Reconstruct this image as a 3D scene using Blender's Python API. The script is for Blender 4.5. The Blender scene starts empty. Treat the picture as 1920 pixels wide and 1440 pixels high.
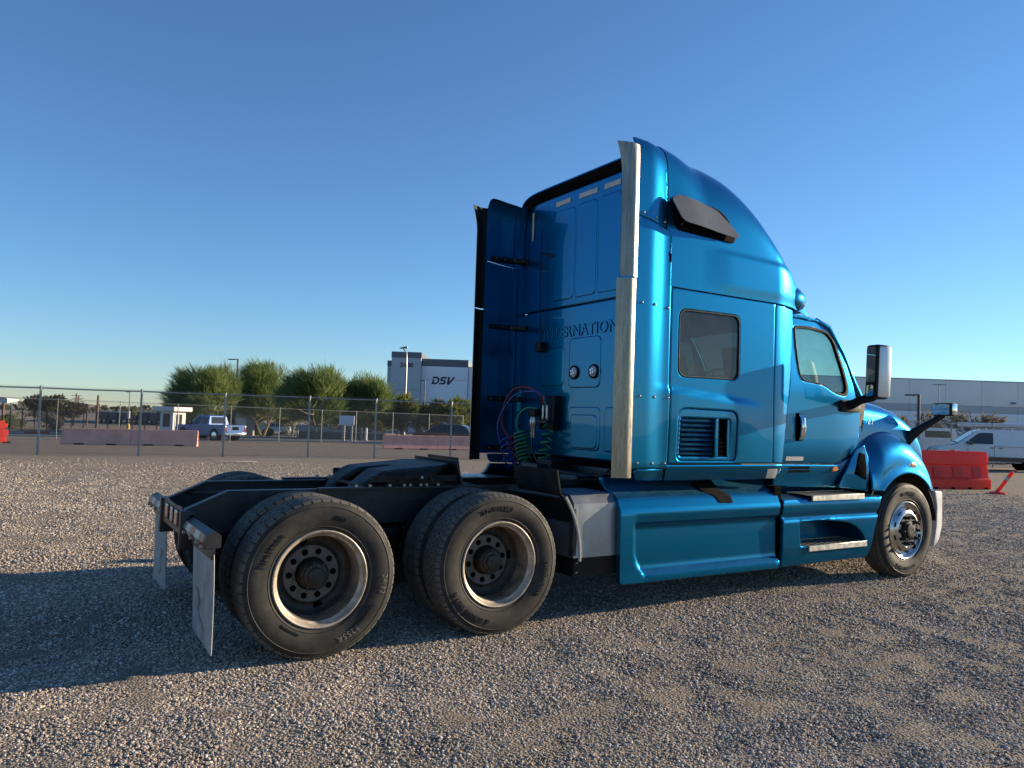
import bpy, bmesh, math, random
import numpy as np
from math import sin, cos, pi, radians, sqrt
from mathutils import Vector, Matrix
from mathutils.geometry import delaunay_2d_cdt

scene = bpy.context.scene
COL = scene.collection
random.seed(7)

# ------------------------------------------------------------------ camera
def cam_axes(yaw, pitch, roll):
    f = Vector((sin(yaw) * cos(pitch), cos(yaw) * cos(pitch), sin(pitch)))
    r = Vector((cos(yaw), -sin(yaw), 0)); u = r.cross(f)
    return f, r * cos(roll) + u * sin(roll), -r * sin(roll) + u * cos(roll)
CAM = Vector((-1.63, -5.99, 1.542))
_f, _r, _u = cam_axes(radians(32.1), radians(2.65), radians(1.92))
cam_data = bpy.data.cameras.new('camera'); cam = bpy.data.objects.new('camera', cam_data); COL.objects.link(cam)
cam.matrix_world = Matrix(((_r.x, _u.x, -_f.x, CAM.x), (_r.y, _u.y, -_f.y, CAM.y), (_r.z, _u.z, -_f.z, CAM.z), (0, 0, 0, 1)))
cam_data.sensor_fit = 'HORIZONTAL'; cam_data.sensor_width = 36.0; cam_data.lens = 1445 / 1920 * 36
cam_data.clip_start = 0.05; cam_data.clip_end = 5000
scene.camera = cam

# ------------------------------------------------------------------ sky, sun, exposure
SUN_EL, SUN_AZ = radians(13.0), radians(10.5)      # azimuth measured from +X towards -Y
sun_dir = Vector((cos(SUN_EL) * cos(SUN_AZ), -cos(SUN_EL) * sin(SUN_AZ), sin(SUN_EL)))
world = bpy.data.worlds.new('World'); scene.world = world; world.use_nodes = True
wn = world.node_tree.nodes; wl = world.node_tree.links
sky = wn.new('ShaderNodeTexSky'); sky.sky_type = 'NISHITA'; sky.sun_disc = False
sky.sun_elevation = SUN_EL; sky.sun_rotation = pi / 2 + SUN_AZ
sky.altitude = 300; sky.air_density = 1.0; sky.dust_density = 0.0; sky.ozone_density = 5.2
wl.new(sky.outputs[0], wn['Background'].inputs[0]); wn['Background'].inputs[1].default_value = 0.098
sl = bpy.data.lights.new('sun', 'SUN'); sl.energy = 5.0; sl.angle = radians(0.55); sl.color = (1.0, 0.82, 0.59)
sun = bpy.data.objects.new('sun', sl); COL.objects.link(sun)
sun.rotation_euler = (-sun_dir).to_track_quat('-Z', 'Y').to_euler(); sun.location = (20, -4, 15)
vs = scene.view_settings; vs.view_transform = 'Standard'; vs.look = 'None'; vs.gamma = 1.0; vs.exposure = 0.98
vs.use_curve_mapping = False
scene.cycles.max_bounces = 8; scene.cycles.transparent_max_bounces = 12
scene.cycles.caustics_reflective = False; scene.cycles.caustics_refractive = False

# ------------------------------------------------------------------ materials
MATS = {}
def nodes_of(name):
    m = bpy.data.materials.new(name); m.use_nodes = True; MATS[name] = m
    nt = m.node_tree
    return m, nt, nt.nodes, nt.links, nt.nodes['Principled BSDF']
def N(nt, t, **kw):
    n = nt.nodes.new(t)
    for k, v in kw.items():
        if k.startswith('i_'): n.inputs[k[2:].replace('_', ' ')].default_value = v
        else: setattr(n, k, v)
    return n
def ramp(nt, fac, stops):
    r = nt.nodes.new('ShaderNodeValToRGB'); e = r.color_ramp.elements
    while len(e) > 1: e.remove(e[0])
    e[0].position = stops[0][0]; e[0].color = (*stops[0][1], 1)
    for p, c in stops[1:]:
        k = e.new(p); k.color = (*c, 1)
    nt.links.new(fac, r.inputs[0]); return r.outputs[0]
def noise(nt, scale, detail=4, rough=.55, coord='Object', stretch=None, dist=0):
    tc = nt.nodes.new('ShaderNodeTexCoord'); out = tc.outputs[coord]
    if stretch:
        mp = nt.nodes.new('ShaderNodeMapping'); mp.inputs['Scale'].default_value = stretch
        nt.links.new(out, mp.inputs[0]); out = mp.outputs[0]
    n = nt.nodes.new('ShaderNodeTexNoise'); n.inputs['Scale'].default_value = scale
    n.inputs['Detail'].default_value = detail; n.inputs['Roughness'].default_value = rough
    n.inputs['Distortion'].default_value = dist
    nt.links.new(out, n.inputs['Vector']); return n.outputs['Fac']
def mixc(nt, fac, a, b):
    m = nt.nodes.new('ShaderNodeMix'); m.data_type = 'RGBA'
    for s, v in ((0, fac), (6, a), (7, b)):
        if isinstance(v, (int, float)): m.inputs[s].default_value = v
        elif isinstance(v, tuple): m.inputs[s].default_value = (*v, 1)
        else: nt.links.new(v, m.inputs[s])
    return m.outputs[2]
def bump(nt, h, strength, dist, normal=None):
    b = nt.nodes.new('ShaderNodeBump'); b.inputs['Strength'].default_value = strength; b.inputs['Distance'].default_value = dist
    nt.links.new(h, b.inputs['Height'])
    if normal: nt.links.new(normal, b.inputs['Normal'])
    return b.outputs[0]
def plain(name, col, rough=.5, metal=0, var=.25, scale=6, bmp=0, bscale=40, dust=None, dust_amt=.4, coat=0, spec=None, coord='Object'):
    """base colour with noise variation, optional dust layer and fine relief"""
    m, nt, nd, lk, b = nodes_of(name)
    n1 = noise(nt, scale, 6, .62, coord)
    c0 = tuple(max(0, c * (1 - var)) for c in col); c1 = tuple(min(1, c * (1 + var)) for c in col)
    c = ramp(nt, n1, [(.3, c0), (.7, c1)])
    if dust:
        n2 = noise(nt, scale * 1.7, 7, .68, coord)
        fac = ramp(nt, n2, [(.42, (0, 0, 0)), (.78, (dust_amt,) * 3)])
        c = mixc(nt, fac, c, dust)
    lk.new(c, b.inputs['Base Color'])
    b.inputs['Roughness'].default_value = rough; b.inputs['Metallic'].default_value = metal
    if spec is not None: b.inputs['Specular IOR Level'].default_value = spec
    if coat: b.inputs['Coat Weight'].default_value = coat; b.inputs['Coat Roughness'].default_value = .06
    rr = ramp(nt, n1, [(.3, (max(.02, rough * .8),) * 3), (.7, (min(1, rough * 1.2),) * 3)])
    lk.new(rr, b.inputs['Roughness'])
    if bmp: lk.new(bump(nt, noise(nt, bscale, 5, .6, coord), bmp, .01), b.inputs['Normal'])
    return m

# metallic blue truck paint: flake, clear coat, a film of dust
def make_paint(name, col, dusty=.10):
    m, nt, nd, lk, b = nodes_of(name)
    tc = nt.nodes.new('ShaderNodeTexCoord')
    vor = nt.nodes.new('ShaderNodeTexVoronoi'); vor.inputs['Scale'].default_value = 700
    lk.new(tc.outputs['Object'], vor.inputs['Vector'])
    sep = nt.nodes.new('ShaderNodeSeparateColor'); lk.new(vor.outputs['Color'], sep.inputs[0])
    flake = ramp(nt, sep.outputs[0], [(0, tuple(c * .8 for c in col)), (1, tuple(min(1, c * 1.22) for c in col))])
    big = noise(nt, 2.2, 7, .66)
    fac = ramp(nt, big, [(.40, (0, 0, 0)), (.80, (dusty,) * 3)])
    c = mixc(nt, fac, flake, (.34, .31, .27))
    streak = noise(nt, 9, 5, .7, 'Object', (1.0, 1.0, .06))
    fac2 = ramp(nt, streak, [(.58, (0, 0, 0)), (.82, (dusty * .9,) * 3)])
    c = mixc(nt, fac2, c, (.36, .34, .30))
    # dust settled on upward faces
    gn = nt.nodes.new('ShaderNodeNewGeometry'); sx = nt.nodes.new('ShaderNodeSeparateXYZ'); lk.new(gn.outputs['Normal'], sx.inputs[0])
    ud = ramp(nt, sx.outputs[2], [(.55, (0, 0, 0)), (.95, (.36,) * 3)]); dn = ramp(nt, noise(nt, 14, 6, .7), [(.3, (.25,) * 3), (.7, (1,) * 3)])
    mm = nt.nodes.new('ShaderNodeMix'); mm.data_type = 'RGBA'; mm.blend_type = 'MULTIPLY'; mm.inputs[0].default_value = 1; lk.new(ud, mm.inputs[6]); lk.new(dn, mm.inputs[7])
    c = mixc(nt, mm.outputs[2], c, (.23, .21, .185))
    lk.new(ramp(nt, mm.outputs[2], [(0, (.86,) * 3), (.4, (.25,) * 3)]), b.inputs['Metallic'])
    lk.new(c, b.inputs['Base Color'])
    b.inputs['Metallic'].default_value = .86; b.inputs['Roughness'].default_value = .29; b.inputs['Specular IOR Level'].default_value = .1; b.inputs['Specular Tint'].default_value = (.10, .55, 1, 1)
    b.inputs['Coat Weight'].default_value = .75; b.inputs['Coat Roughness'].default_value = .045; b.inputs['Coat IOR'].default_value = 1.38
    cr = ramp(nt, big, [(.35, (.01,) * 3), (.8, (.04,) * 3)]); lk.new(cr, b.inputs['Coat Roughness'])
    wav = noise(nt, 1.6, 2, .4)
    lk.new(bump(nt, wav, .025, .05), b.inputs['Coat Normal'])
    lk.new(bump(nt, sep.outputs[1], .10, .0006), b.inputs['Normal'])
    return m
make_paint('paint', (.0003, .132, .262), .012)
plain('matte_black', (.007, .007, .008), .85, var=.2, spec=.04)
plain('liner', (.16, .155, .15), .8)
plain('black_plastic', (.009, .009, .010), .55, var=.3, dust=(.05, .046, .042), dust_amt=.2, spec=.3)
plain('black_rubber_trim', (.009, .009, .009), .7, dust=(.06, .055, .05), dust_amt=.1, spec=.25)
plain('mirror_silver', (.70, .71, .70), .35, metal=.5, var=.05)
plain('frame_black', (.013, .014, .016), .45, var=.4, scale=5, dust=(.10, .09, .08), dust_amt=.35, bmp=.15, bscale=60)
plain('grease_black', (.008, .008, .009), .52, var=.5, scale=7, spec=.28, dust=(.06, .05, .04), dust_amt=.4, bmp=.3, bscale=25)
plain('tyre_rubber', (.018, .017, .016), .7, var=.25, scale=5, dust=(.10, .088, .068), dust_amt=.45, bmp=.06, bscale=160, spec=.35)
plain('tread_rubber', (.085, .080, .073), .8, var=.25, scale=7, dust=(.20, .18, .15), dust_amt=.5, bmp=.12, bscale=170, spec=.3)
plain('tyre_lettering', (.016, .016, .015), .5, dust=(.13, .12, .1), dust_amt=.35)
plain('chalk', (.30, .29, .26), .9, var=.5, scale=60)
plain('rim_steel', (.46, .40, .32), .45, metal=.2, var=.3, scale=9, dust=(.17, .11, .065), dust_amt=.9, bmp=.1, bscale=40)
plain('rim_barrel', (.15, .115, .085), .6, metal=.1, var=.5, scale=8, dust=(.34, .28, .21), dust_amt=.8, bmp=.2, bscale=40)
plain('bolt_ring', (.13, .12, .11), .55, metal=.3, var=.4, scale=14, dust=(.28, .24, .19), dust_amt=.6)
plain('rim_disc', (.045, .038, .032), .6, metal=.2, var=.5, scale=11, dust=(.17, .13, .10), dust_amt=.5, bmp=.2, bscale=40)
plain('rim_alloy', (.62, .61, .59), .22, metal=1, var=.1, scale=8, dust=(.3, .27, .23), dust_amt=.3)
plain('hub_dark', (.03, .027, .025), .5, metal=.4, var=.4, scale=14, dust=(.12, .10, .08), dust_amt=.5)
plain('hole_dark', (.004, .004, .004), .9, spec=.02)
plain('zinc', (.40, .385, .35), .35, metal=.9, var=.2, scale=40)
plain('chrome', (.82, .82, .82), .08, metal=1, var=.05)
plain('box_silver', (.36, .375, .40), .34, metal=.75, var=.12, scale=4, dust=(.3, .28, .25), dust_amt=.25)
plain('tread_plate', (.72, .68, .60), .38, metal=.7, var=.2, scale=20, dust=(.4, .35, .28), dust_amt=.5)
plain('bumper_grey', (.55, .55, .53), .5, var=.1, dust=(.3, .27, .24), dust_amt=.3)
plain('flap_white', (.36, .37, .38), .5, metal=.35, var=.18, scale=7, dust=(.22, .2, .17), dust_amt=.65, bmp=.15, bscale=30)
plain('flap_print', (.26, .215, .21), .7, var=.4, scale=20)
plain('lamp_red', (.22, .03, .02), .25, var=.15, coat=.6)
plain('lamp_amber', (.75, .22, .03), .25, var=.15, coat=.6)
plain('lamp_clear', (.42, .42, .41), .2, var=.12, coat=.6)
plain('tape_red', (.26, .05, .04), .4, var=.3, scale=40)
plain('tape_white', (.40, .39, .37), .4, var=.2, scale=40)
plain('tape_cream', (.55, .47, .40), .5, var=.15, scale=15)
plain('sticker_grey', (.42, .42, .40), .5, var=.15, scale=40)
plain('hose_green', (.01, .17, .085), .4, var=.3)
plain('hose_red', (.22, .012, .014), .4, var=.3)
plain('hose_blue', (.012, .05, .25), .4, var=.3)
plain('hose_black', (.012, .012, .012), .5)
plain('seat_grey', (.22, .21, .20), .85)
plain('dash_grey', (.10, .10, .10), .7)
def stainless():
    m, nt, nd, lk, b = nodes_of('stainless')
    n1 = noise(nt, 7, 6, .7, 'Object', (6, 6, .5)); n2 = noise(nt, 60, 4, .7, 'Object', (1, 1, .15))
    c = ramp(nt, n1, [(.25, (.19, .165, .135)), (.75, (.40, .35, .285))]); lk.new(c, b.inputs['Base Color'])
    b.inputs['Metallic'].default_value = 1
    lk.new(ramp(nt, n2, [(.3, (.22,) * 3), (.7, (.36,) * 3)]), b.inputs['Roughness'])
    lk.new(bump(nt, noise(nt, 9, 4, .6, 'Object', (3, 3, .6)), .18, .01), b.inputs['Normal'])
stainless()
def glass(name, tint, refl=.9, rough=.02, trans=.75):
    """tinted window: clear transmission of the tint plus a fresnel mirror film"""
    m = bpy.data.materials.new(name); m.use_nodes = True; MATS[name] = m; nt = m.node_tree
    for n in list(nt.nodes): nt.nodes.remove(n)
    out = nt.nodes.new('ShaderNodeOutputMaterial'); tr = nt.nodes.new('ShaderNodeBsdfTransparent'); tr.inputs[0].default_value = (*tint, 1)
    df = nt.nodes.new('ShaderNodeBsdfDiffuse'); df.inputs[0].default_value = (.22, .22, .22, 1)
    gl = nt.nodes.new('ShaderNodeBsdfGlossy'); gl.inputs[1].default_value = rough; gl.inputs[0].default_value = (refl, refl, refl, 1)
    lw = nt.nodes.new('ShaderNodeLayerWeight'); lw.inputs[0].default_value = .5
    p5 = N(nt, 'ShaderNodeMath', operation='POWER'); nt.links.new(lw.outputs['Facing'], p5.inputs[0]); p5.inputs[1].default_value = 5
    fr = N(nt, 'ShaderNodeMath', operation='MULTIPLY_ADD'); nt.links.new(p5.outputs[0], fr.inputs[0]); fr.inputs[1].default_value = .95; fr.inputs[2].default_value = .045
    m1 = nt.nodes.new('ShaderNodeMixShader'); m2 = nt.nodes.new('ShaderNodeMixShader')
    nt.links.new(ramp(nt, noise(nt, 7, 6, .7), [(.35, (1 - trans,) * 3), (.85, (min(1, 1.06 - trans + .08),) * 3)]), m1.inputs[0])
    nt.links.new(tr.outputs[0], m1.inputs[1]); nt.links.new(df.outputs[0], m1.inputs[2])
    nt.links.new(fr.outputs[0], m2.inputs[0]); nt.links.new(m1.outputs[0], m2.inputs[1]); nt.links.new(gl.outputs[0], m2.inputs[2])
    nt.links.new(m2.outputs[0], out.inputs[0])
glass('glass_dark', (.24, .26, .25), trans=.90)
glass('glass_vent', (.07, .07, .07), trans=.45)
glass('glass_cab', (.74, .88, .82), trans=.95)
glass('glass_car', (.10, .12, .12), trans=.9)
plain('mirror_glass', (.85, .86, .87), .02, metal=1, var=.02)

# ------------------------------------------------------------------ mesh helpers
def link(name, me, parent=None, loc=None):
    o = bpy.data.objects.new(name, me); COL.objects.link(o)
    if parent is not None: o.parent = parent
    if loc is not None: o.location = loc
    return o
def tag(o, label=None, cat=None, group=None, kind=None):
    for k, v in (('label', label), ('category', cat), ('group', group), ('kind', kind)):
        if v: o[k] = v
    return o
def thing(name, label, cat, loc=(0, 0, 0), rz=0, group=None):
    o = link(name, None, None, loc); o.rotation_euler[2] = rz; o.empty_display_size = .3
    return tag(o, label, cat, group)
def finish(name, v, f, mat, parent=None, smooth=True, ang=38, mats=None, midx=None):
    me = bpy.data.meshes.new(name); me.from_pydata([tuple(p) for p in v], [], f); me.update()
    for m in (mats or [mat]): me.materials.append(MATS[m] if isinstance(m, str) else m)
    if midx: me.polygons.foreach_set('material_index', midx)
    if smooth:
        me.shade_smooth()
        if ang < 179: me.set_sharp_from_angle(angle=radians(ang))
    return link(name, me, parent)
class MB:
    def __init__(s): s.v = []; s.f = []
    def add(s, vs, fs):
        o = len(s.v); s.v += [tuple(p) for p in vs]; s.f += [tuple(i + o for i in q) for q in fs]; return s
    def box(s, x0, x1, y0, y1, z0, z1, b=0, M=None):
        bm = bmesh.new(); bmesh.ops.create_cube(bm, size=1)
        for p in bm.verts: p.co = ((x0 + x1) / 2 + p.co.x * (x1 - x0), (y0 + y1) / 2 + p.co.y * (y1 - y0), (z0 + z1) / 2 + p.co.z * (z1 - z0))
        if b: bmesh.ops.bevel(bm, geom=bm.edges[:], offset=b, segments=1 if b < .008 else 2, affect='EDGES', profile=.6)
        bm.verts.index_update()
        vs = [M @ p.co if M else p.co.copy() for p in bm.verts]
        s.add(vs, [[q.index for q in fc.verts] for fc in bm.faces]); bm.free(); return s
    def tube(s, pts, r, n=8, cap=True, closed=False):
        pts = [Vector(p) for p in pts]; k = len(pts); rs = r if isinstance(r, (list, tuple)) else [r] * k
        tan = [((pts[(i + 1) % k] - pts[i - 1]) if closed else (pts[min(i + 1, k - 1)] - pts[max(i - 1, 0)])).normalized() for i in range(k)]
        up = Vector((0, 0, 1)) if abs(tan[0].z) < .9 else Vector((1, 0, 0)); nrm = (up - tan[0] * up.dot(tan[0])).normalized()
        vs = []
        for i in range(k):
            nrm = (nrm - tan[i] * nrm.dot(tan[i])).normalized(); bi = tan[i].cross(nrm)
            vs += [pts[i] + (nrm * cos(2 * pi * j / n) + bi * sin(2 * pi * j / n)) * rs[i] for j in range(n)]
        fs = [(i * n + j, i * n + (j + 1) % n, ((i + 1) % k) * n + (j + 1) % n, ((i + 1) % k) * n + j) for i in range(k if closed else k - 1) for j in range(n)]
        if cap and not closed: fs += [tuple(range(n - 1, -1, -1)), tuple((k - 1) * n + j for j in range(n))]
        return s.add(vs, fs)
    def lathe(s, prof, c=(0, 0, 0), n=32, axis='Y', closed=False):
        """profile of (radius, along-axis)"""
        vs = []
        for r, a in prof:
            for j in range(n):
                t = 2 * pi * j / n
                p = (r * cos(t), a, r * sin(t)) if axis == 'Y' else (r * cos(t), r * sin(t), a) if axis == 'Z' else (a, r * cos(t), r * sin(t))
                vs.append((p[0] + c[0], p[1] + c[1], p[2] + c[2]))
        k = len(prof); fs = []
        for i in range(k - 1):
            for j in range(n):
                q = (i * n + j, i * n + (j + 1) % n, (i + 1) * n + (j + 1) % n, (i + 1) * n + j)
                fs.append(q[::-1] if axis != 'Y' else q)
        return s.add(vs, fs)
    def cyl(s, c, r, a0, a1, axis='Y', n=16, r2=None):
        return s.lathe([(1e-4, a0), (r, a0), (r if r2 is None else r2, a1), (1e-4, a1)], c, n, axis)
    def prism(s, poly, a0, a1, axis='Y'):
        """polygon (2-D) extruded along an axis; axis Y: poly is (x,z); X: (y,z); Z: (x,y)"""
        k = len(poly)
        def P(p, a): return (p[0], a, p[1]) if axis == 'Y' else (a, p[0], p[1]) if axis == 'X' else (p[0], p[1], a)
        vs = [P(p, a0) for p in poly] + [P(p, a1) for p in poly]
        fs = [tuple(range(k)), tuple(range(2 * k - 1, k - 1, -1))] + [(i, i + k, (i + 1) % k + k, (i + 1) % k) for i in range(k)]
        bm = bmesh.new(); bv = [bm.verts.new(p) for p in vs]
        for q in fs: bm.faces.new([bv[i] for i in q])
        bmesh.ops.recalc_face_normals(bm, faces=bm.faces[:]); bm.verts.index_update()
        s.add([p.co.copy() for p in bm.verts], [[q.index for q in fc.verts] for fc in bm.faces]); bm.free(); return s
    def build(s, name, mat, parent=None, smooth=True, ang=38): return finish(name, s.v, s.f, mat, parent, smooth, ang)
def smooth_path(pts, n=6):
    P = [Vector(p) for p in pts]; out = []
    for i in range(len(P) - 1):
        p0, p1, p2, p3 = P[max(0, i - 1)], P[i], P[i + 1], P[min(len(P) - 1, i + 2)]
        for j in range(n):
            t = j / n; out.append(.5 * (2 * p1 + (p2 - p0) * t + (2 * p0 - 5 * p1 + 4 * p2 - p3) * t * t + (3 * p1 - p0 - 3 * p2 + p3) * t ** 3))
    return out + [P[-1]]
def rpoly(pts, r, n=5):
    """polygon with rounded corners; r a number or one per corner"""
    out = []; k = len(pts)
    for i in range(k):
        p = Vector(pts[i]); a = Vector(pts[i - 1]) - p; b = Vector(pts[(i + 1) % k]) - p
        rr = r[i] if isinstance(r, (list, tuple)) else r
        if rr <= 0: out.append(tuple(p)); continue
        la, lb = a.length, b.length; a /= la; b /= lb
        d = min(rr, la * .48, lb * .48); p0 = p + a * d; p1 = p + b * d
        for j in range(n + 1):
            t = j / n; out.append(tuple(p0 * (1 - t) ** 2 + p * 2 * t * (1 - t) + p1 * t * t))
    return out
def rrect(x0, x1, z0, z1, r, n=5): return rpoly([(x0, z0), (x1, z0), (x1, z1), (x0, z1)], r, n)
def area2(p): return sum(p[i - 1][0] * p[i][1] - p[i][0] * p[i - 1][1] for i in range(len(p)))
def resample(poly, step):
    out = []
    for i in range(len(poly)):
        a = poly[i]; b = poly[(i + 1) % len(poly)]; L = math.hypot(b[0] - a[0], b[1] - a[1])
        if L < 1e-6: continue
        k = max(1, int(L / step + .5))
        out += [(a[0] + (b[0] - a[0]) * j / k, a[1] + (b[1] - a[1]) * j / k) for j in range(k)]
    return out
def inside(P, poly):
    x, y = P[:, 0], P[:, 1]; r = np.zeros(len(P), bool); q = np.array(poly); k = len(q)
    for i in range(k):
        x0, y0 = q[i - 1]; x1, y1 = q[i]
        c = (y0 > y) != (y1 > y)
        if y0 != y1: r ^= c & (x < (x1 - x0) * (y - y0) / (y1 - y0) + x0)
    return r
def dist_poly(P, poly):
    q = np.array(poly); d = np.full(len(P), 1e9)
    for i in range(len(q)):
        a = q[i - 1]; b = q[i]; ab = b - a; L = (ab ** 2).sum()
        t = np.clip(((P - a) @ ab) / max(L, 1e-12), 0, 1)
        d = np.minimum(d, np.hypot(*(P - a - t[:, None] * ab).T))
    return d
def panel(name, outline, M, mat, parent, holes=(), step=.05, th=(0, .02, 0), flip=False, inset=.007, roll=.004, back=None, ang=50, rimmat=None):
    """curved sheet: a 2-D outline (with holes) mapped to 3-D by M(u,v), given thickness th and a rolled edge"""
    loops = [resample(outline if area2(outline) > 0 else outline[::-1], step)] + [resample(h if area2(h) < 0 else h[::-1], step) for h in holes]
    pts = []; edges = []; edge_n = 0
    for lp in loops:
        o = len(pts); pts += lp; edges += [(o + i, o + (i + 1) % len(lp)) for i in range(len(lp))]
    edge_n = len(pts)
    rings = []
    if inset:
        for lp in loops:
            k = len(lp); ring = []
            for i in range(k):
                a = Vector(lp[i - 1]); p = Vector(lp[i]); b = Vector(lp[(i + 1) % k]); t = b - a
                if t.length < 1e-6: continue
                t.normalize(); ring.append((p.x - t.y * inset, p.y + t.x * inset))
            rings.append(ring)
            rings.append([(p[0] + (q[0] - p[0]) * 2.3, p[1] + (q[1] - p[1]) * 2.3) for p, q in zip([p for i, p in enumerate(lp) if (Vector(lp[(i + 1) % k]) - Vector(lp[i - 1])).length >= 1e-6], ring)])
    xs = [p[0] for p in loops[0]]; ys = [p[1] for p in loops[0]]
    gx = np.arange(min(xs) + step * .5, max(xs), step); gy = np.arange(min(ys) + step * .5, max(ys), step)
    G = np.array([(x + (step * .5 if j % 2 else 0), y) for j, y in enumerate(gy) for x in gx]).reshape(-1, 2)
    def ok(P, d0):
        if not len(P): return P
        m = inside(P, loops[0])
        for h in loops[1:]: m &= ~inside(P, h)
        P = P[m]
        for h in loops:
            if len(P): P = P[dist_poly(P, h) > d0]
        return P
    G = ok(G, max(step * .4, inset * 3.4)); allp = list(pts)
    for ri, ring in enumerate(rings):
        I = [tuple(p) for p in ok(np.array(ring).reshape(-1, 2), inset * (.8 if ri % 2 == 0 else 2.0))]; o = len(allp); allp += I
        for i in range(len(I)):
            a, b = I[i - 1], I[i]
            if math.hypot(a[0] - b[0], a[1] - b[1]) < step * 1.6: edges.append((o + (i - 1) % len(I), o + i))
    allp += [tuple(p) for p in G]
    V, E, F, ov, oe, of = delaunay_2d_cdt([Vector(p) for p in allp], edges, [], 0, 1e-6)
    P2 = np.array([tuple(p) for p in V]); T = np.array([tuple(f) for f in F if len(f) == 3])
    cen = P2[T].mean(1); m = inside(cen, loops[0])
    for h in loops[1:]: m &= ~inside(cen, h)
    T = T[m]
    ar = (P2[T[:, 1], 0] - P2[T[:, 0], 0]) * (P2[T[:, 2], 1] - P2[T[:, 0], 1]) - (P2[T[:, 2], 0] - P2[T[:, 0], 0]) * (P2[T[:, 1], 1] - P2[T[:, 0], 1])
    T = np.where((ar < 0)[:, None], T[:, ::-1], T); T = T[np.abs(ar) > 1e-10]
    cnt = {}
    for t in T:
        for a, b in ((t[0], t[1]), (t[1], t[2]), (t[2], t[0])): cnt[(int(a), int(b))] = 1
    bd = [(a, b) for a, b in cnt if (b, a) not in cnt]; bset = {a for a, b in bd} | {b for a, b in bd}
    t3 = Vector(th); tn = t3.normalized() if t3.length else t3
    v = []
    for i, p in enumerate(P2):
        q = Vector(M(p[0], p[1]))
        if i in bset and roll: q = q + tn * roll
        v.append(q)
    nv = len(v); f = [tuple(int(i) for i in t) for t in T]; mi = [0] * len(f)
    if t3.length:
        v += [Vector(M(p[0], p[1])) + t3 for p in P2]
        f += [tuple(int(i) + nv for i in t[::-1]) for t in T]; mi += [1 if back else 0] * len(T)
        o = len(v); rid = {}
        for i in bset: rid[i] = o + 2 * len(rid); v += [v[i], v[nv + i]]
        for a, b in bd: f.append((rid[b], rid[a], rid[a] + 1, rid[b] + 1)); mi.append(2 if rimmat else 0)
    if flip: f = [t[::-1] for t in f]
    mats = [mat, back or mat, rimmat or mat]
    return finish(name, v, f, mat, parent, True, ang, mats, mi)
def surf(name, P, nu, nv, mat, parent, th=None, flip=False, ang=60, back=None):
    """regular grid surface P(u,v), u,v in 0..1, optionally thickened along th(u,v)"""
    v = [Vector(P(i / nu, j / nv)) for i in range(nu + 1) for j in range(nv + 1)]
    W = nv + 1
    f = [(i * W + j, (i + 1) * W + j, (i + 1) * W + j + 1, i * W + j + 1) for i in range(nu) for j in range(nv)]; mi = [0] * len(f)
    if th:
        n = len(v); nr = [Vector((0, 0, 0)) for _ in v]
        for q in f:
            c = (v[q[2]] - v[q[0]]).cross(v[q[3]] - v[q[1]])
            for i in q: nr[i] += c
        sgn = -1 if not flip else 1
        v += [v[i] + nr[i].normalized() * th * sgn for i in range(n)]
        k0 = len(f); f += [tuple(i + n for i in q[::-1]) for q in f[:k0]]; mi += [1 if back else 0] * k0
        loop = [i * W for i in range(nu + 1)] + [nu * W + j for j in range(1, W)] + [i * W + nv for i in range(nu - 1, -1, -1)] + [j for j in range(nv - 1, 0, -1)]
        o = len(v)
        for i in loop: v += [v[i], v[i + n]]
        L = len(loop); f += [(o + 2 * ((i + 1) % L), o + 2 * i, o + 2 * i + 1, o + 2 * ((i + 1) % L) + 1) for i in range(L)]; mi += [0] * L
    if flip: f = [t[::-1] for t in f]
    return finish(name, v, f, mat, parent, True, ang, [mat, back or mat], mi)
def text_mesh(body, size, extrude=.003, offset=0, res=3, shear=0, spacing=1, bevel=0):
    cu = bpy.data.curves.new('lettering', 'FONT'); cu.body = body; cu.size = size; cu.extrude = extrude; cu.offset = offset
    cu.resolution_u = res; cu.align_x = 'CENTER'; cu.align_y = 'CENTER'; cu.shear = shear; cu.space_character = spacing; cu.bevel_depth = bevel
    o = bpy.data.objects.new('lettering', cu); COL.objects.link(o)
    dg = bpy.context.evaluated_depsgraph_get(); me = bpy.data.meshes.new_from_object(o.evaluated_get(dg))
    v = [p.co.copy() for p in me.vertices]; f = [tuple(q.vertices) for q in me.polygons]
    bpy.data.objects.remove(o); bpy.data.curves.remove(cu); bpy.data.meshes.remove(me)
    return v, f
def text(name, body, size, M, mat, parent, **kw):
    v, f = text_mesh(body, size, **kw); return finish(name, [M(p) for p in v], f, mat, parent, True, 30)

# ------------------------------------------------------------------ body surfaces of the truck
def sm(a,b,x):
    t=min(1,max(0,(x-a)/(b-a))); return t*t*(3-2*t)
def lerp_tab(tab,x):
    if x<=tab[0][0]: return tab[0][1]
    for (x0,y0),(x1,y1) in zip(tab,tab[1:]):
        if x<=x1: return y0+(y1-y0)*(x-x0)/(x1-x0)
    return tab[-1][1]
def spl(tab,x):
    # monotone-ish cubic (Catmull-Rom) through table
    n=len(tab)
    if x<=tab[0][0]: return tab[0][1]
    if x>=tab[-1][0]: return tab[-1][1]
    for i in range(n-1):
        if x<=tab[i+1][0]: break
    def m(k):
        if k<=0: return (tab[1][1]-tab[0][1])/(tab[1][0]-tab[0][0])
        if k>=n-1: return (tab[-1][1]-tab[-2][1])/(tab[-1][0]-tab[-2][0])
        return (tab[k+1][1]-tab[k-1][1])/(tab[k+1][0]-tab[k-1][0])
    x0,y0=tab[i];x1,y1=tab[i+1];hh=x1-x0;t=(x-x0)/hh
    return y0*(2*t**3-3*t*t+1)+m(i)*hh*(t**3-2*t*t+t)+y1*(-2*t**3+3*t*t)+m(i+1)*hh*(t**3-t*t)
ZS=2.715
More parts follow.
